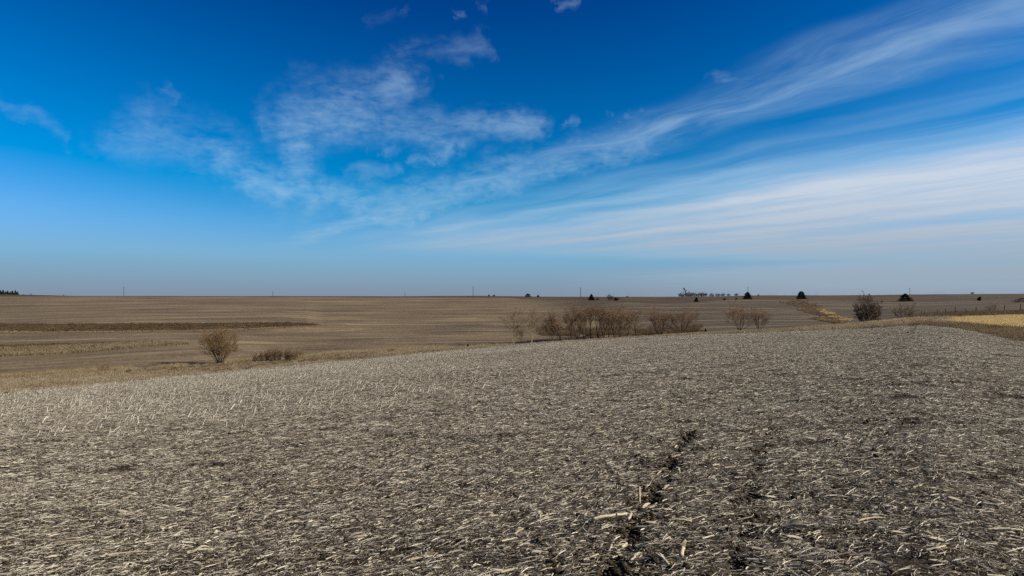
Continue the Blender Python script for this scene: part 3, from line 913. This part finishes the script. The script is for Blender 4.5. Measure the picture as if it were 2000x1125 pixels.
# ------------------------------------------------------------------ trees
def tree_mesh(seed, h, stems=4, dome=0.3, fan=0.5, lean=(0, 0), levels=3, kids=(7, 7, 6), base_r=0.06, spread=0.7, first=0.25, twig_r=0.009, top=None, up=0.15, base_w=0.25, lens=(0.55, 0.45, 0.42)):
    """bare multi stemmed tree; returns (trunk Acc, crown Acc) about the origin"""
    g = np.random.default_rng(seed)
    T, K = Acc(), Acc()
    n = stems
    a_ = np.arange(n) * 2.399 + g.uniform(0, 6)
    out = fan * np.sqrt((np.arange(n) + 0.5) / n) * g.uniform(0.8, 1.2, n)
    P0 = np.stack([np.cos(a_) * base_w * out, np.sin(a_) * base_w * out, np.full(n, -0.1)], -1)
    D = norm(np.stack([np.cos(a_) * out + lean[0], np.sin(a_) * out + lean[1], np.ones(n)], -1))
    ln = h * g.uniform(0.72, 1.0, n) / np.maximum(D[:, 2], 0.5) ** 0.5
    ln = ln * (1 - dome * out / (fan * 1.2))
    r0 = base_r * g.uniform(0.7, 1.15, n)
    S = 8
    for lev in range(levels + 1):
        wob = 0.07 if lev == 0 else 0.16
        P = [P0]; d = D
        for s_ in range(S - 1):
            d = norm(d + g.normal(0, wob, d.shape) + np.array([0, 0, up * (0.25 if lev == 0 else 1) / S * 2]))
            P.append(P[-1] + d * (ln / (S - 1))[:, None])
        P = np.stack(P, 1)
        t = np.linspace(0, 1, S)
        rr = np.maximum(r0[:, None] * (1 - 0.82 * t[None]), twig_r * 0.6)
        v, q = tubes(P, rr, 5 if lev == 0 else 3)
        (T if lev <= 1 else K).add(v, q, np.clip(g.normal(0.5, 0.2, len(P0)), 0, 1))
        if lev == levels:
            break
        kn = kids[lev]
        m = len(P0) * kn
        par = np.repeat(np.arange(len(P0)), kn)
        f0 = first if lev == 0 else 0.15
        tp = f0 + (1 - f0) * g.random(m) ** 0.8
        fi = tp * (S - 1); i0 = np.minimum(fi.astype(int), S - 2); fr = (fi - i0)[:, None]
        start = P[par, i0] * (1 - fr) + P[par, i0 + 1] * fr
        pd = norm(P[par, i0 + 1] - P[par, i0])
        rv = norm(g.normal(0, 1, (m, 3)))
        perp = norm(np.cross(pd, rv))
        an = g.uniform(0.35, 1.0, m)[:, None] * spread
        D = norm(pd * np.cos(an) + perp * np.sin(an))
        ln = ln[par] * lens[lev] * (1.1 - 0.55 * tp) * g.uniform(0.7, 1.25, m)
        r0 = np.maximum(r0[par] * (1 - 0.8 * tp) * 0.6, twig_r)
        P0 = start
        S = max(4, S - 2)
    return T, K

def bare_tree(name, loc, label, cat, seed, bark, twig, group=None, **kw):
    T, K = tree_mesh(seed, **kw)
    e = empty(name, loc)
    obj('trunk', T.mesh('trunk'), bark, e)
    obj('crown', K.mesh('crown'), twig, e)
    return tag(e, label, cat, group)

def px(n, Y):
    return n / F * Y

def on(u, Y, dz=0.0):
    p = at(u, Y)
    return (p[0], p[1], p[2] + dz)

p = hit(431, 711)
bare_tree('willow_bush', p, 'rounded orange brown willow bush standing alone at left beside the creek', 'bush', 11, BARK, ORANGE,
          h=px(76, p[1]), stems=18, fan=0.8, kids=(12, 9, 8), base_r=0.055, first=0.26, spread=0.85, twig_r=0.0075, up=0.12, lens=(0.5, 0.5, 0.48), dome=0.42)
p = hit(545, 706)
e = None
T, K = Acc(), Acc()
g_ = np.random.default_rng(5)
for i in range(60):
    uo = g_.uniform(-46, 46)
    t_, k_ = tree_mesh(700 + i, h=px(26, p[1]) * g_.uniform(0.65, 1.05) * (1 - 0.35 * abs(uo / 50) ** 2.5), stems=4, fan=0.22, levels=2, kids=(9, 7), base_r=0.015, first=0.15, spread=0.6, twig_r=0.006, up=0.3, dome=0.1)
    off = np.array([uo / F * p[1], g_.uniform(-1.2, 1.2), 0])
    off[2] = float(ground_z(p[0] + off[0], p[1] + off[1])[0]) - p[2]
    for A_, B_ in ((T, t_), (K, k_)):
        for v, f in zip([np.concatenate(B_.v)], [B_.f]):
            for kk, ff in f.items():
                pass
            A_.add(v + off, np.concatenate(B_.f[4]), 0.5)
e = empty('shrub_thicket', p)
obj('stems', T.mesh('stems'), PALETWIG, e)
obj('twigs', K.mesh('twigs'), TWIG, e)
tag(e, 'low wide thicket of red brown stems just right of the lone willow bush', 'shrub')
p = hit(204, 727)
bare_tree('shrub', p, 'small brown twiggy shrub on the grass strip at far left', 'shrub', 13, TWIG, TWIG, h=px(18, p[1]), stems=10, fan=0.9, levels=2, kids=(8, 7), base_r=0.02, twig_r=0.008, first=0.2)
p = hit(764, 688)
bare_tree('shrub', p, 'tiny dark shrub on the grass line between thicket and pale saplings', 'shrub', 14, TWIG, TWIG, h=px(9, p[1]), stems=9, fan=0.9, levels=2, kids=(8, 7), base_r=0.02, twig_r=0.012, first=0.2)

# the row of bare trees along the creek: (u, depth, top row, label, options)
ROW = [
    (1003, 138, 606, 'slender pale barked sapling, leftmost in the row of bare creek trees', dict(stems=3, fan=0.22, base_r=0.05, kids=(8, 7, 5), spread=0.5, first=0.25), PALEBARK, PALETWIG),
    (1038, 139, 607, 'pale barked sapling with four thin stems, second in the creek row', dict(stems=4, fan=0.16, base_r=0.05, kids=(8, 7, 5), spread=0.5, first=0.25), PALEBARK, PALETWIG),
    (1022, 141, 640, 'short thin grey shrub leaning left between the two pale saplings', dict(stems=3, fan=0.2, lean=(-0.5, 0), base_r=0.03, kids=(6, 6, 4)), BARK, TWIG),
    (1098, 141, 612, 'dark bare tree whose stems lean strongly left, beside the pale saplings', dict(stems=5, fan=0.22, lean=(-0.42, 0), base_r=0.075, kids=(8, 8, 6), first=0.4), BARK, TWIG),
    (1116, 143, 604, 'bare creek tree with one straight dark trunk right of the leaning tree', dict(stems=2, fan=0.12, base_r=0.10, kids=(12, 9, 6), first=0.35), BARK, TWIG),
    (1129, 144, 606, 'bare creek tree with a tight bundle of thin upright stems', dict(stems=6, fan=0.2, base_r=0.05, kids=(8, 7, 5), first=0.4), BARK, TWIG),
    (1154, 145, 601, 'bare creek tree with a thick trunk that forks left at half height', dict(stems=2, fan=0.25, lean=(-0.06, 0), base_r=0.095, kids=(11, 9, 6), first=0.4), BARK, TWIG),
    (1168, 146, 597, 'tallest bare creek tree, its straight stems close together', dict(stems=4, fan=0.16, base_r=0.08, kids=(9, 8, 6), first=0.35), BARK, TWIG),
    (1189, 147, 608, 'thin bare creek tree right of the tallest one', dict(stems=3, fan=0.2, base_r=0.06, kids=(8, 8, 6), first=0.35), BARK, TWIG),
    (1211, 148, 602, 'bare creek tree with three dark stems spreading from one foot', dict(stems=3, fan=0.34, base_r=0.085, kids=(11, 9, 6), first=0.4), BARK, TWIG),
    (1240, 149, 607, 'bare creek tree with two stems in a narrow V, end of the dense row', dict(stems=2, fan=0.3, base_r=0.075, kids=(10, 8, 6), first=0.35), BARK, TWIG),
    (1076, 143, 616, 'thin low bare tree just left of the strongly leaning one', dict(stems=4, fan=0.35, base_r=0.045, kids=(8, 7, 5), first=0.25), BARK, TWIG),
    (1142, 147, 606, 'slim bare creek tree squeezed left of the forked trunk', dict(stems=3, fan=0.25, base_r=0.05, kids=(9, 7, 6), first=0.3), BARK, TWIG),
    (1179, 150, 603, 'slim bare creek tree just right of the tallest one', dict(stems=3, fan=0.28, base_r=0.055, kids=(9, 7, 6), first=0.3), BARK, TWIG),
    (1200, 151, 605, 'bushy bare creek tree left of the three stemmed one', dict(stems=5, fan=0.35, base_r=0.05, kids=(8, 7, 6), first=0.25), BARK, TWIG),
    (1226, 152, 604, 'slim bare creek tree between the three stemmed one and the narrow V', dict(stems=3, fan=0.3, base_r=0.055, kids=(9, 7, 6), first=0.3), BARK, TWIG),
    (1289, 150, 606, 'bushy bare creek tree with many dark stems, left of a matching pair', dict(stems=9, fan=0.55, base_r=0.06, kids=(8, 7, 5), first=0.3), BARK, TWIG),
    (1331, 151, 607, 'fan shaped bare creek tree with a low wide reddish crown', dict(stems=11, fan=0.78, base_r=0.06, kids=(8, 7, 5), first=0.3), BARK, TWIG),
    (1446, 156, 601, 'wide thin crowned bare tree standing apart on the creek at right', dict(stems=11, fan=0.62, base_r=0.055, kids=(7, 7, 5), first=0.3), BARK, TWIG),
    (1483, 158, 606, 'narrower bare tree just right of the wide thin crowned one', dict(stems=8, fan=0.5, base_r=0.055, kids=(8, 7, 5), first=0.3), BARK, TWIG),
]
for i, (u, Y, vt, lab, kw, bk, tw) in enumerate(ROW):
    b = on(u, Y)
    h = EYE - (vt - HZ) / F * Y - b[2]
    bare_tree('bare_tree', b, lab, 'tree', 40 + i, bk, tw, 'bare trees along the creek', h=h * 1.0, twig_r=0.0075, up=0.22, lens=(0.74, 0.54, 0.5), **dict(kw, kids=(kw['kids'][0] + 1, kw['kids'][1] + 2, kw['kids'][2] + 2), spread=0.85, fan=kw['fan'] * 1.25, base_r=kw['base_r'] * 1.15))

p = at(1696, 118)
bare_tree('dark_bush', p, 'tall dense dark brown bush tapering upward at the right', 'bush', 71, TWIG, GREYTWIG, h=px(66, 118), stems=34, fan=0.58, kids=(12, 10, 7), base_r=0.04, twig_r=0.009, first=0.05, spread=0.7, lens=(0.42, 0.42, 0.36), base_w=1.6, dome=0.72)
p = at(1765, 140)
bare_tree('dark_bush', p, 'low spreading dark bush left of the wire fence', 'bush', 72, BARK, TWIG, h=px(33, 140), stems=16, fan=1.0, kids=(8, 7, 4), base_r=0.04, twig_r=0.009, first=0.15, spread=0.6, base_w=0.6)
p = at(1938, 152)
bare_tree('shrub', p, 'thin spreading shrub behind the wire fence at right', 'shrub', 73, BARK, TWIG, h=px(20, 152), stems=9, fan=0.9, kids=(7, 6, 4), base_r=0.03, twig_r=0.008, first=0.2)

# ---- evergreens
def cedar_acc(seed, h, w, n=1500, power=0.8, base=0.05):
    g = np.random.default_rng(seed)
    K = Acc()
    z = h * (base + (1 - base) * g.random(n) ** 1.3)
    lim_ = w * np.clip(1 - z / h, 0, 1) ** power * (0.72 + 0.5 * g.random(n))
    a_ = g.uniform(0, 6.283, n)
    lob = 1 + 0.22 * np.sin(a_ * 3 + z * 5 + seed) + 0.15 * np.sin(a_ * 5 - z * 9)
    r = lim_ * lob * np.sqrt(0.15 + 0.85 * g.random(n))
    c = np.stack([r * np.cos(a_), r * np.sin(a_), z], -1)
    d = norm(np.stack([np.cos(a_), np.sin(a_), 0.9 + g.normal(0, .4, n)], -1))
    sd_ = norm(np.cross(d, norm(g.normal(0, 1, (n, 3)))))
    s_ = 0.10 * h * g.uniform(0.6, 1.3, n)[:, None]
    V = np.stack([c - sd_ * s_ * 0.5, c + sd_ * s_ * 0.5, c + d * s_], 1).reshape(-1, 3)
    K.add(V, np.arange(n * 3).reshape(-1, 3), np.clip(g.normal(0.45, 0.25, n), 0, 1))
    T = Acc()
    v, q = tubes(np.array([[[0, 0, -0.15], [0, 0, h * 0.5], [0, 0, h * 0.96]]]), np.array([[0.07, 0.04, 0.01]]) * h / 3, 5)
    T.add(v, q, 0.4)
    return T, K

def cedar(u, Y, h_px, w_px, label, seed, group='dark cedars on the far pasture', lean=0.0, power=0.8, n=1500, dz=0.0):
    b = on(u, Y, dz)
    T, K = cedar_acc(seed, px(h_px, Y), px(w_px, Y) * 0.5, n, power)
    e = empty('cedar_tree', b)
    obj('trunk', T.mesh('trunk'), BARK, e)
    obj('crown', K.mesh('crown'), NEEDLE, e)
    e.rotation_euler = (0, lean, 0)
    return tag(e, label, 'tree', group)

cedar(1155, 372, 12, 13, 'pointed dark cedar left of a grey round tree on the horizon', 1)
cedar(1203, 345, 7, 8, 'small dark cedar at the foot of the grey round tree', 2)
cedar(1360, 303, 9, 9, 'small dark cedar in front of the distant grove', 3)
cedar(1415, 316, 4, 7, 'tiny flat cedar right of the small one below the grove', 4)
cedar(1438, 318, 3.5, 5, 'tiniest dark cedar just left of the cedar with a pole behind', 5)
cedar(1460, 320, 14, 17, 'dark cedar with a utility pole rising right behind it', 6, power=0.65)
cedar(1565, 318, 15, 17, 'rounded dark cedar alone at the top of the golden waterway', 7, power=0.45)
cedar(1768, 303, 15, 27, 'broad dark cedar on the skyline above the spreading bush', 8, power=0.75)
cedar(1911, 295, 8, 6, 'dark cedar leaning right on the far pasture near the right edge', 9, lean=0.45, power=0.3)
cedar(1998, 238, 8, 34, 'low flat dark juniper cut by the right edge', 10, power=0.4)
cedar(1031, 512, 6.5, 12, 'round dark cedar on the horizon above the pale saplings', 12, power=0.4)
cedar(1051, 520, 5, 5, 'small pointed cedar right of the round one on the horizon', 13)
cedar(965, 515, 3, 5, 'tiny dark bush on the horizon, right one of two', 14, power=0.5)
cedar(955, 513, 3, 4, 'tiny dark bush on the horizon, left one of two', 15, power=0.5)
cedar(914, 128, 7, 6, 'single small dark evergreen on the creek bank left of the pale saplings', 16)
cedar(1378, 150, 9, 6, 'small evergreen sapling on the creek between the bare tree pairs', 17)
names = ['first', 'second', 'third', 'fourth', 'fifth', 'sixth', 'seventh', 'eighth']
for i, (u, h) in enumerate([(1, 8), (6, 9), (11, 6.5), (15, 7.5), (20, 6), (24, 8), (30, 8), (34, 6)]):
    cedar(u, 520 + (i % 3) * 4, h + 1.5, 6.5, f'{names[i]} dark conifer from the left edge in the hilltop row', 20 + i, 'conifers on the hilltop at left', n=700)
for i, (u, h, lab) in enumerate([(46, 2.2, 'tiny bush on the skyline nearest the conifer row'), (61, 2.6, 'tiny bush on the skyline, middle of three'), (124, 2.4, 'tiny bush on the skyline farthest from the conifer row')]):
    cedar(u, 505, h, 4, lab, 60 + i, 'tiny skyline bushes at left', n=300, power=0.4)

# ---- distant bare trees
def far_tree(u, Y, h_px, w_px, label, seed, group, twig=GREYTWIG, hz=None):
    Y2 = Y
    b = on(u, Y2)
    h = px(h_px, Y)
    if hz is not None:
        h = EYE - (hz - HZ) / F * Y - b[2]
    fan = 0.9 * w_px / h_px * 0.5
    return bare_tree('distant_tree', b, label, 'tree', seed, BARK, twig, group, h=h * 1.05, stems=18, fan=fan * 1.1, levels=3, kids=(8, 7, 6), base_r=0.06 * h / 5, twig_r=0.020 * h / 4, first=0.1, spread=0.95, up=0.05, lens=(0.5, 0.5, 0.45), dome=0.55, base_w=0.25 * h)

far_tree(1192, 365, 12, 24, 'round grey leafless tree on the skyline between two dark cedars', 200, 'leafless trees on the skyline')
far_tree(1167, 390, 6, 9, 'small grey leafless tree right of the pointed cedar', 201, 'leafless trees on the skyline')
far_tree(1208, 400, 5, 8, 'small pale tree right behind the round grey tree', 202, 'leafless trees on the skyline')
far_tree(1225, 560, 4, 8, 'tiny grey tree on the skyline right of the round grey tree', 203, 'leafless trees on the skyline')
far_tree(1899, 770, 5, 12, 'flat grey tree far off on the right skyline', 204, 'leafless trees on the skyline')
far_tree(1481, 740, 4, 6, 'tiny grey tree on the skyline right of the pole behind the cedar', 205, 'leafless trees on the skyline')
grove = [(1331, 570, 13), (1344, 569, 15), (1354, 569.5, 15), (1365, 570, 14), (1374, 569, 15), (1390, 572, 15), (1402, 571.5, 15), (1412, 572, 15), (1423, 572.6, 14), (1438, 572, 13)]
ordn = ['first', 'second', 'third', 'fourth', 'fifth', 'sixth', 'seventh', 'eighth', 'ninth', 'tenth']
for i, (u, top, w) in enumerate(grove):
    far_tree(u, 732, 12, w + 10, f'{ordn[i]} leafless tree from the left in the distant grove', 220 + i, 'trees of the distant grove', hz=top)
# the broken snag that stands above the grove
b = on(1338, 735)
T = Acc()
h = EYE - (562 - HZ) / F * 735 - b[2]
v, q = tubes(np.array([[[1.2, 0, -0.3], [0.8, 0, h * 0.4], [0.0, 0, h * 0.7], [-1.3, 0, h]], [[0.3, 0, h * 0.62], [1.0, 0, h * 0.7], [1.6, 0.1, h * 0.72], [2.0, 0.1, h * 0.78]],
                       [[-.4, 0, h * 0.78], [-1.4, 0, h * 0.83], [-1.9, 0, h * 0.9], [-2.0, 0, h * 0.95]]]), np.array([[0.5, 0.45, 0.5, 0.45], [0.3, 0.3, 0.25, 0.2], [0.3, 0.25, 0.2, 0.15]]), 6)
T.add(v, q, 0.3)
tag(obj('dead_snag', T.mesh('dead_snag'), BARK, None, b), 'dark broken snag leaning left above the distant grove', 'dead tree')

# ------------------------------------------------------------------ utility poles along the far road
def utility_pole(u, top, label, Y):
    b = on(u, Y)
    h = EYE - (top - HZ) / F * Y - b[2]
    e = empty('utility_pole', b)
    A_ = Acc(); v, q = tubes(np.array([[[0, 0, -0.5], [0, 0, h * 0.5], [0, 0, h]]]), np.array([[0.24, 0.21, 0.17]]), 8); A_.add(v, q, 0.5)
    obj('post', A_.mesh('post'), POLE, e)
    A_ = Acc(); v, q = tubes(np.array([[[-0.25, -1.1, h - 0.7], [-0.25, 0, h - 0.7], [-0.25, 1.1, h - 0.7]]]), np.array([[0.07, 0.08, 0.07]]), 4); A_.add(v, q, 0.4)
    arm = obj('crossarm', A_.mesh('crossarm'), POLE, e)
    for dy in (-1.0, 0.6, 1.0):
        A_ = Acc(); v, q = tubes(np.array([[[-0.25, dy, h - 0.64], [-0.25, dy, h - 0.56], [-0.25, dy, h - 0.46]]]), np.array([[0.03, 0.06, 0.04]]), 6); A_.add(v, q, 0.9)
        obj('insulator', A_.mesh('insulator'), POLE, arm)
    return tag(e, label, 'pole', 'utility poles on the horizon')

utility_pole(242, 560, 'tall utility pole at left, nearest the conifer row', 620)
utility_pole(533, 569, 'short looking utility pole above the red brown thicket', 640)
utility_pole(791, 571, 'shortest utility pole, faint on the middle skyline', 660)
utility_pole(924, 558, 'thin tall utility pole left of the round horizon cedar', 640)
utility_pole(1134, 561, 'utility pole left of the pointed cedar', 600)
utility_pole(1461, 560, 'utility pole rising behind a dark cedar', 740)
utility_pole(1777, 562, 'utility pole right behind the broad cedar', 770)

# ------------------------------------------------------------------ wire fence at the right
fu = [1782, 1800, 1807, 1830.5, 1847.5, 1866, 1885.6, 1906.6, 1934, 1961, 1993, 2027, 2062]
fh = [7, 8, 7, 9, 10, 14, 9, 12, 9, 15, 16, 15, 15]
fence_e = empty('wire_fence', on(1890, 138))
fence_e['label'] = 'wire fence of thin dark wooden posts among weeds at right'
fence_e['category'] = 'fence'
b0 = np.array(fence_e.location)
tops = []
for i, (u, h) in enumerate(zip(fu, fh)):
    p = np.array(on(u, 148 - 10 * i / 12)) - b0
    hh = px(h, 140) * 0.75 + 0.55
    ln = rng.normal(0, 0.05)
    A_ = Acc(); v, q = tubes((p + np.array([[0, 0, -0.3], [ln * hh * .5, 0, hh * .5], [ln * hh, 0, hh]]))[None], np.array([[0.075, 0.07, 0.065]]), 6); A_.add(v, q, 0.2)
    obj('post', A_.mesh('post'), POLE, fence_e)
    tops.append((p, min(hh, 1.3)))
for fz in (0.35, 0.62, 0.88):
    Pp = np.array([[pp + np.array([0, 0, hh * fz]) for pp, hh in tops]])
    A_ = Acc(); v, q = tubes(Pp, np.full(Pp.shape[:2], 0.006), 3); A_.add(v, q, 0.3)
    obj('wire', A_.mesh('wire'), POLE, fence_e)

# ------------------------------------------------------------------ single stalks, cobs and husks that stand out in the litter
def stalk_mesh(ln, rad, seed, bend=0.0, kink=0.0, sheath=True):
    g = np.random.default_rng(seed)
    n = 15
    t = np.linspace(0, 1, n)
    ang = bend * (t - 0.5) + kink * (t > 0.55)
    P = np.cumsum(np.stack([np.cos(ang), np.sin(ang), 0 * t], -1) * ln / (n - 1), 0)
    P -= P.mean(0)
    P[:, 2] += 0.012 * np.sin(t * 3.1) + g.normal(0, 0.0015, n)
    rr = rad * (1.05 - 0.25 * t) * (1 + 0.02 * g.normal(0, 1, n))
    nodes = [3, 9] if ln > 0.25 else [6]
    rr[nodes] *= 1.28
    T = Acc()
    v, q = tubes(P[None], rr[None], 8)
    T.add(v, q, np.array([g.uniform(0.42, 0.78)]))
    for e_, i0 in ((0, 0), (n - 1, (n - 1) * 8)):            # close the broken ends
        c = np.arange(8) + i0
        T.f.setdefault(8, []).append((c if e_ else c[::-1])[None])
    S = Acc()
    if sheath:
        m = 7
        tt_ = np.linspace(0, 1, m)
        k0 = nodes[-1]
        a_ = g.uniform(-0.5, 0.5)
        d = np.array([math.cos(a_), math.sin(a_) * 1.2, 0])
        L_s = ln * 0.45
        PP = P[k0] + np.array([0, 0, rad * 1.1]) + d * tt_[:, None] * L_s + np.array([0, 0, 1]) * (0.02 * np.sin(tt_ * 3.1) - 0.012 * tt_)[:, None]
        side = np.broadcast_to(np.array([-d[1], d[0], 0.35]), PP.shape)
        v, q = ribbons(PP[None], norm(side)[None], (rad * 0.9 * (1.15 - tt_))[None])
        S.add(v, q, g.uniform(0.5, 0.9))
    return T, S

def stalk(u, v, len_px, ang_deg, label, seed, rad=0.010, bend=0.0, kink=0.0, pitch=0.0, lift=0.03, sheath=True, tone=None):
    p = hit(u, v)
    ln = px(len_px, p[1]) * (1.0 if abs(ang_deg) < 40 else 1.5)
    T, S = stalk_mesh(ln, rad * 0.85, seed, bend, kink, sheath)
    e = empty('corn_stalk', p + np.array([0, 0, lift]), R(ang_deg))
    e.rotation_euler = (0, -R(pitch), R(ang_deg))
    m1 = T.mesh('stem', True)
    obj('stem', m1, STALK, e)
    if S.v:
        obj('leaf_sheath', S.mesh('leaf_sheath'), STRAW, e)
    return tag(e, label, 'corn stalk', 'single corn stalks in the foreground litter')

def cob(u, v, ang_deg, label, seed, ln=0.15, rad=0.016, pitch=4):
    p = hit(u, v)
    g = np.random.default_rng(seed)
    n, k = 16, 10
    t = np.linspace(0, 1, n)
    prof = rad * np.clip(np.sin(np.clip(t * 1.25 + 0.12, 0, 1.35) * 1.57) ** 0.5, 0, 1) * (1 - 0.35 * t)
    prof[0] *= 0.5; prof[-1] *= 0.35
    P = np.stack([(t - 0.5) * ln, 0 * t, 0 * t], -1)
    vv, q = tubes(P[None], prof[None], k)
    vv = vv.reshape(n, k, 3)
    c = P[:, None]
    wob = 1 + 0.10 * (((np.arange(n)[:, None] + np.arange(k)[None]) % 2) * 2 - 1)
    vv = (c + (vv - c) * wob[..., None]).reshape(-1, 3)
    T = Acc(); T.add(vv, q, g.uniform(0.35, 0.6))
    T.f.setdefault(k, []).append(np.arange(k)[::-1][None]); T.f[k].append((np.arange(k) + (n - 1) * k)[None])
    e = empty('corn_cob', p + np.array([0, 0, 0.045]))
    e.rotation_euler = (0, -R(pitch), R(ang_deg))
    obj('core', T.mesh('core', True), STALK, e)
    H = Acc()
    for s_ in (-1, 1):
        tt_ = np.linspace(0, 1, 6)
        PP = np.stack([-ln * 0.5 + ln * 0.75 * tt_, s_ * (rad * 0.9 + 0.015 * tt_), 0.006 + 0.02 * np.sin(tt_ * 2.5)], -1)
        side = np.broadcast_to(norm(np.array([0, 0.5, 0.8 * s_])), PP.shape)
        v_, q_ = ribbons(PP[None], side[None], (rad * np.array([0.4, 0.7, 0.7, 0.55, 0.35, 0.08]))[None])
        H.add(v_, q_, g.uniform(0.45, 0.7))
    obj('husk', H.mesh('husk'), STRAW, e)
    return tag(e, label, 'corn cob', 'single corn cobs in the foreground litter')

cob(1172, 850, 22, 'pale corn cob lying above the wheel rut, farthest back of the cobs', 1)
stalk(1427, 877, 30, 2, 'bright straight stalk piece lying level between the two wheel ruts', 1, rad=0.014)
stalk(1326, 897, 42, 30, 'pale stalk pointing up right at the far end of the rut', 2, rad=0.016)
cob(1325, 881, 40, 'short pale cob at the very far end of the middle rut', 2, 0.12)
stalk(1294, 934, 26, 50, 'bent stalk arched over the dark rut', 3, rad=0.011, kink=-1.3, lift=0.06, pitch=12)
stalk(1324, 931, 20, 78, 'small hooked stalk piece beside the arched bent stalk', 4, rad=0.010, kink=0.9, lift=0.05, pitch=15)
cob(1307, 964, 35, 'stubby pale cob on brown soil right of the rut', 3, 0.11, 0.018)
cob(1270, 1000, 38, 'large torn cob with spread husk beside the long pale stalk', 4, 0.17, 0.021)
stalk(1192, 1024, 78, 16, 'long pale stalk lying across the left side of the rut', 5, rad=0.014, kink=0.25, lift=0.05)
stalk(1229, 1022, 40, 74, 'curved stalk hanging down into the dark rut', 6, rad=0.013, bend=0.5, kink=0.3, lift=0.06, sheath=False)
stalk(1249, 981, 22, 80, 'short stalk standing nearly upright in the rut', 7, rad=0.013, pitch=55, lift=0.07, sheath=False)
stalk(1334, 1088, 34, 68, 'thick bright stalk piece pointing away near the bottom, right of the rut', 8, rad=0.019, pitch=14, lift=0.06)
stalk(1293, 1104, 34, 112, 'stalk piece pointing up left near the bottom edge', 9, rad=0.014, pitch=8)
stalk(1012, 1050, 22, 55, 'short stalk piece left of the rut pointing up right', 10, rad=0.012, pitch=10)
stalk(1055, 1015, 20, 85, 'short stalk piece lying straight away from the viewer', 11, rad=0.010)
stalk(1212, 1075, 46, 20, 'curved stalk at the near end of the rut', 12, rad=0.009, bend=-0.7)
stalk(1328, 1026, 44, -8, 'pale stalk with a white end lying right of the torn cob', 13, rad=0.013)
stalk(390, 1084, 48, 18, 'thick pale stalk with a white end at bottom left', 14, rad=0.017)
stalk(150, 1066, 100, 14, 'very long thin stalk at bottom left', 15, rad=0.008, bend=0.2, sheath=False)
stalk(258, 1090, 92, 16, 'long thin stalk just right of the very long one', 16, rad=0.007, bend=-0.15, sheath=False)
stalk(1962, 1046, 66, -5, 'yellowish stalk with torn husk at the right edge', 17, rad=0.011)
stalk(1830, 1085, 62, 14, 'wavy stalk near the bottom right corner', 18, rad=0.009, bend=0.5, kink=0.3)
stalk(1807, 1051, 24, -35, 'short yellow stalk above the wavy stalk', 19, rad=0.012)
stalk(1700, 1024, 72, 20, 'long slightly curved stalk in the lower right litter', 20, rad=0.009, bend=-0.35)
stalk(1240, 1098, 40, 60, 'dark edged stalk at the bottom of the rut', 21, rad=0.010, bend=0.3)
stalk(575, 1028, 34, 12, 'single stalk piece lying in the lower left middle', 22, rad=0.013)
stalk(820, 1100, 60, 25, 'long stalk lying left of the rut near the bottom edge', 23, rad=0.010, bend=0.3)
cob(620, 822, 20, 'pale cob in the left middle of the field', 6)
cob(700, 1060, 15, 'corn cob lying alone in the lower left middle', 7, 0.14)
cob(1560, 1040, -20, 'corn cob right of the second rut', 8, 0.14)
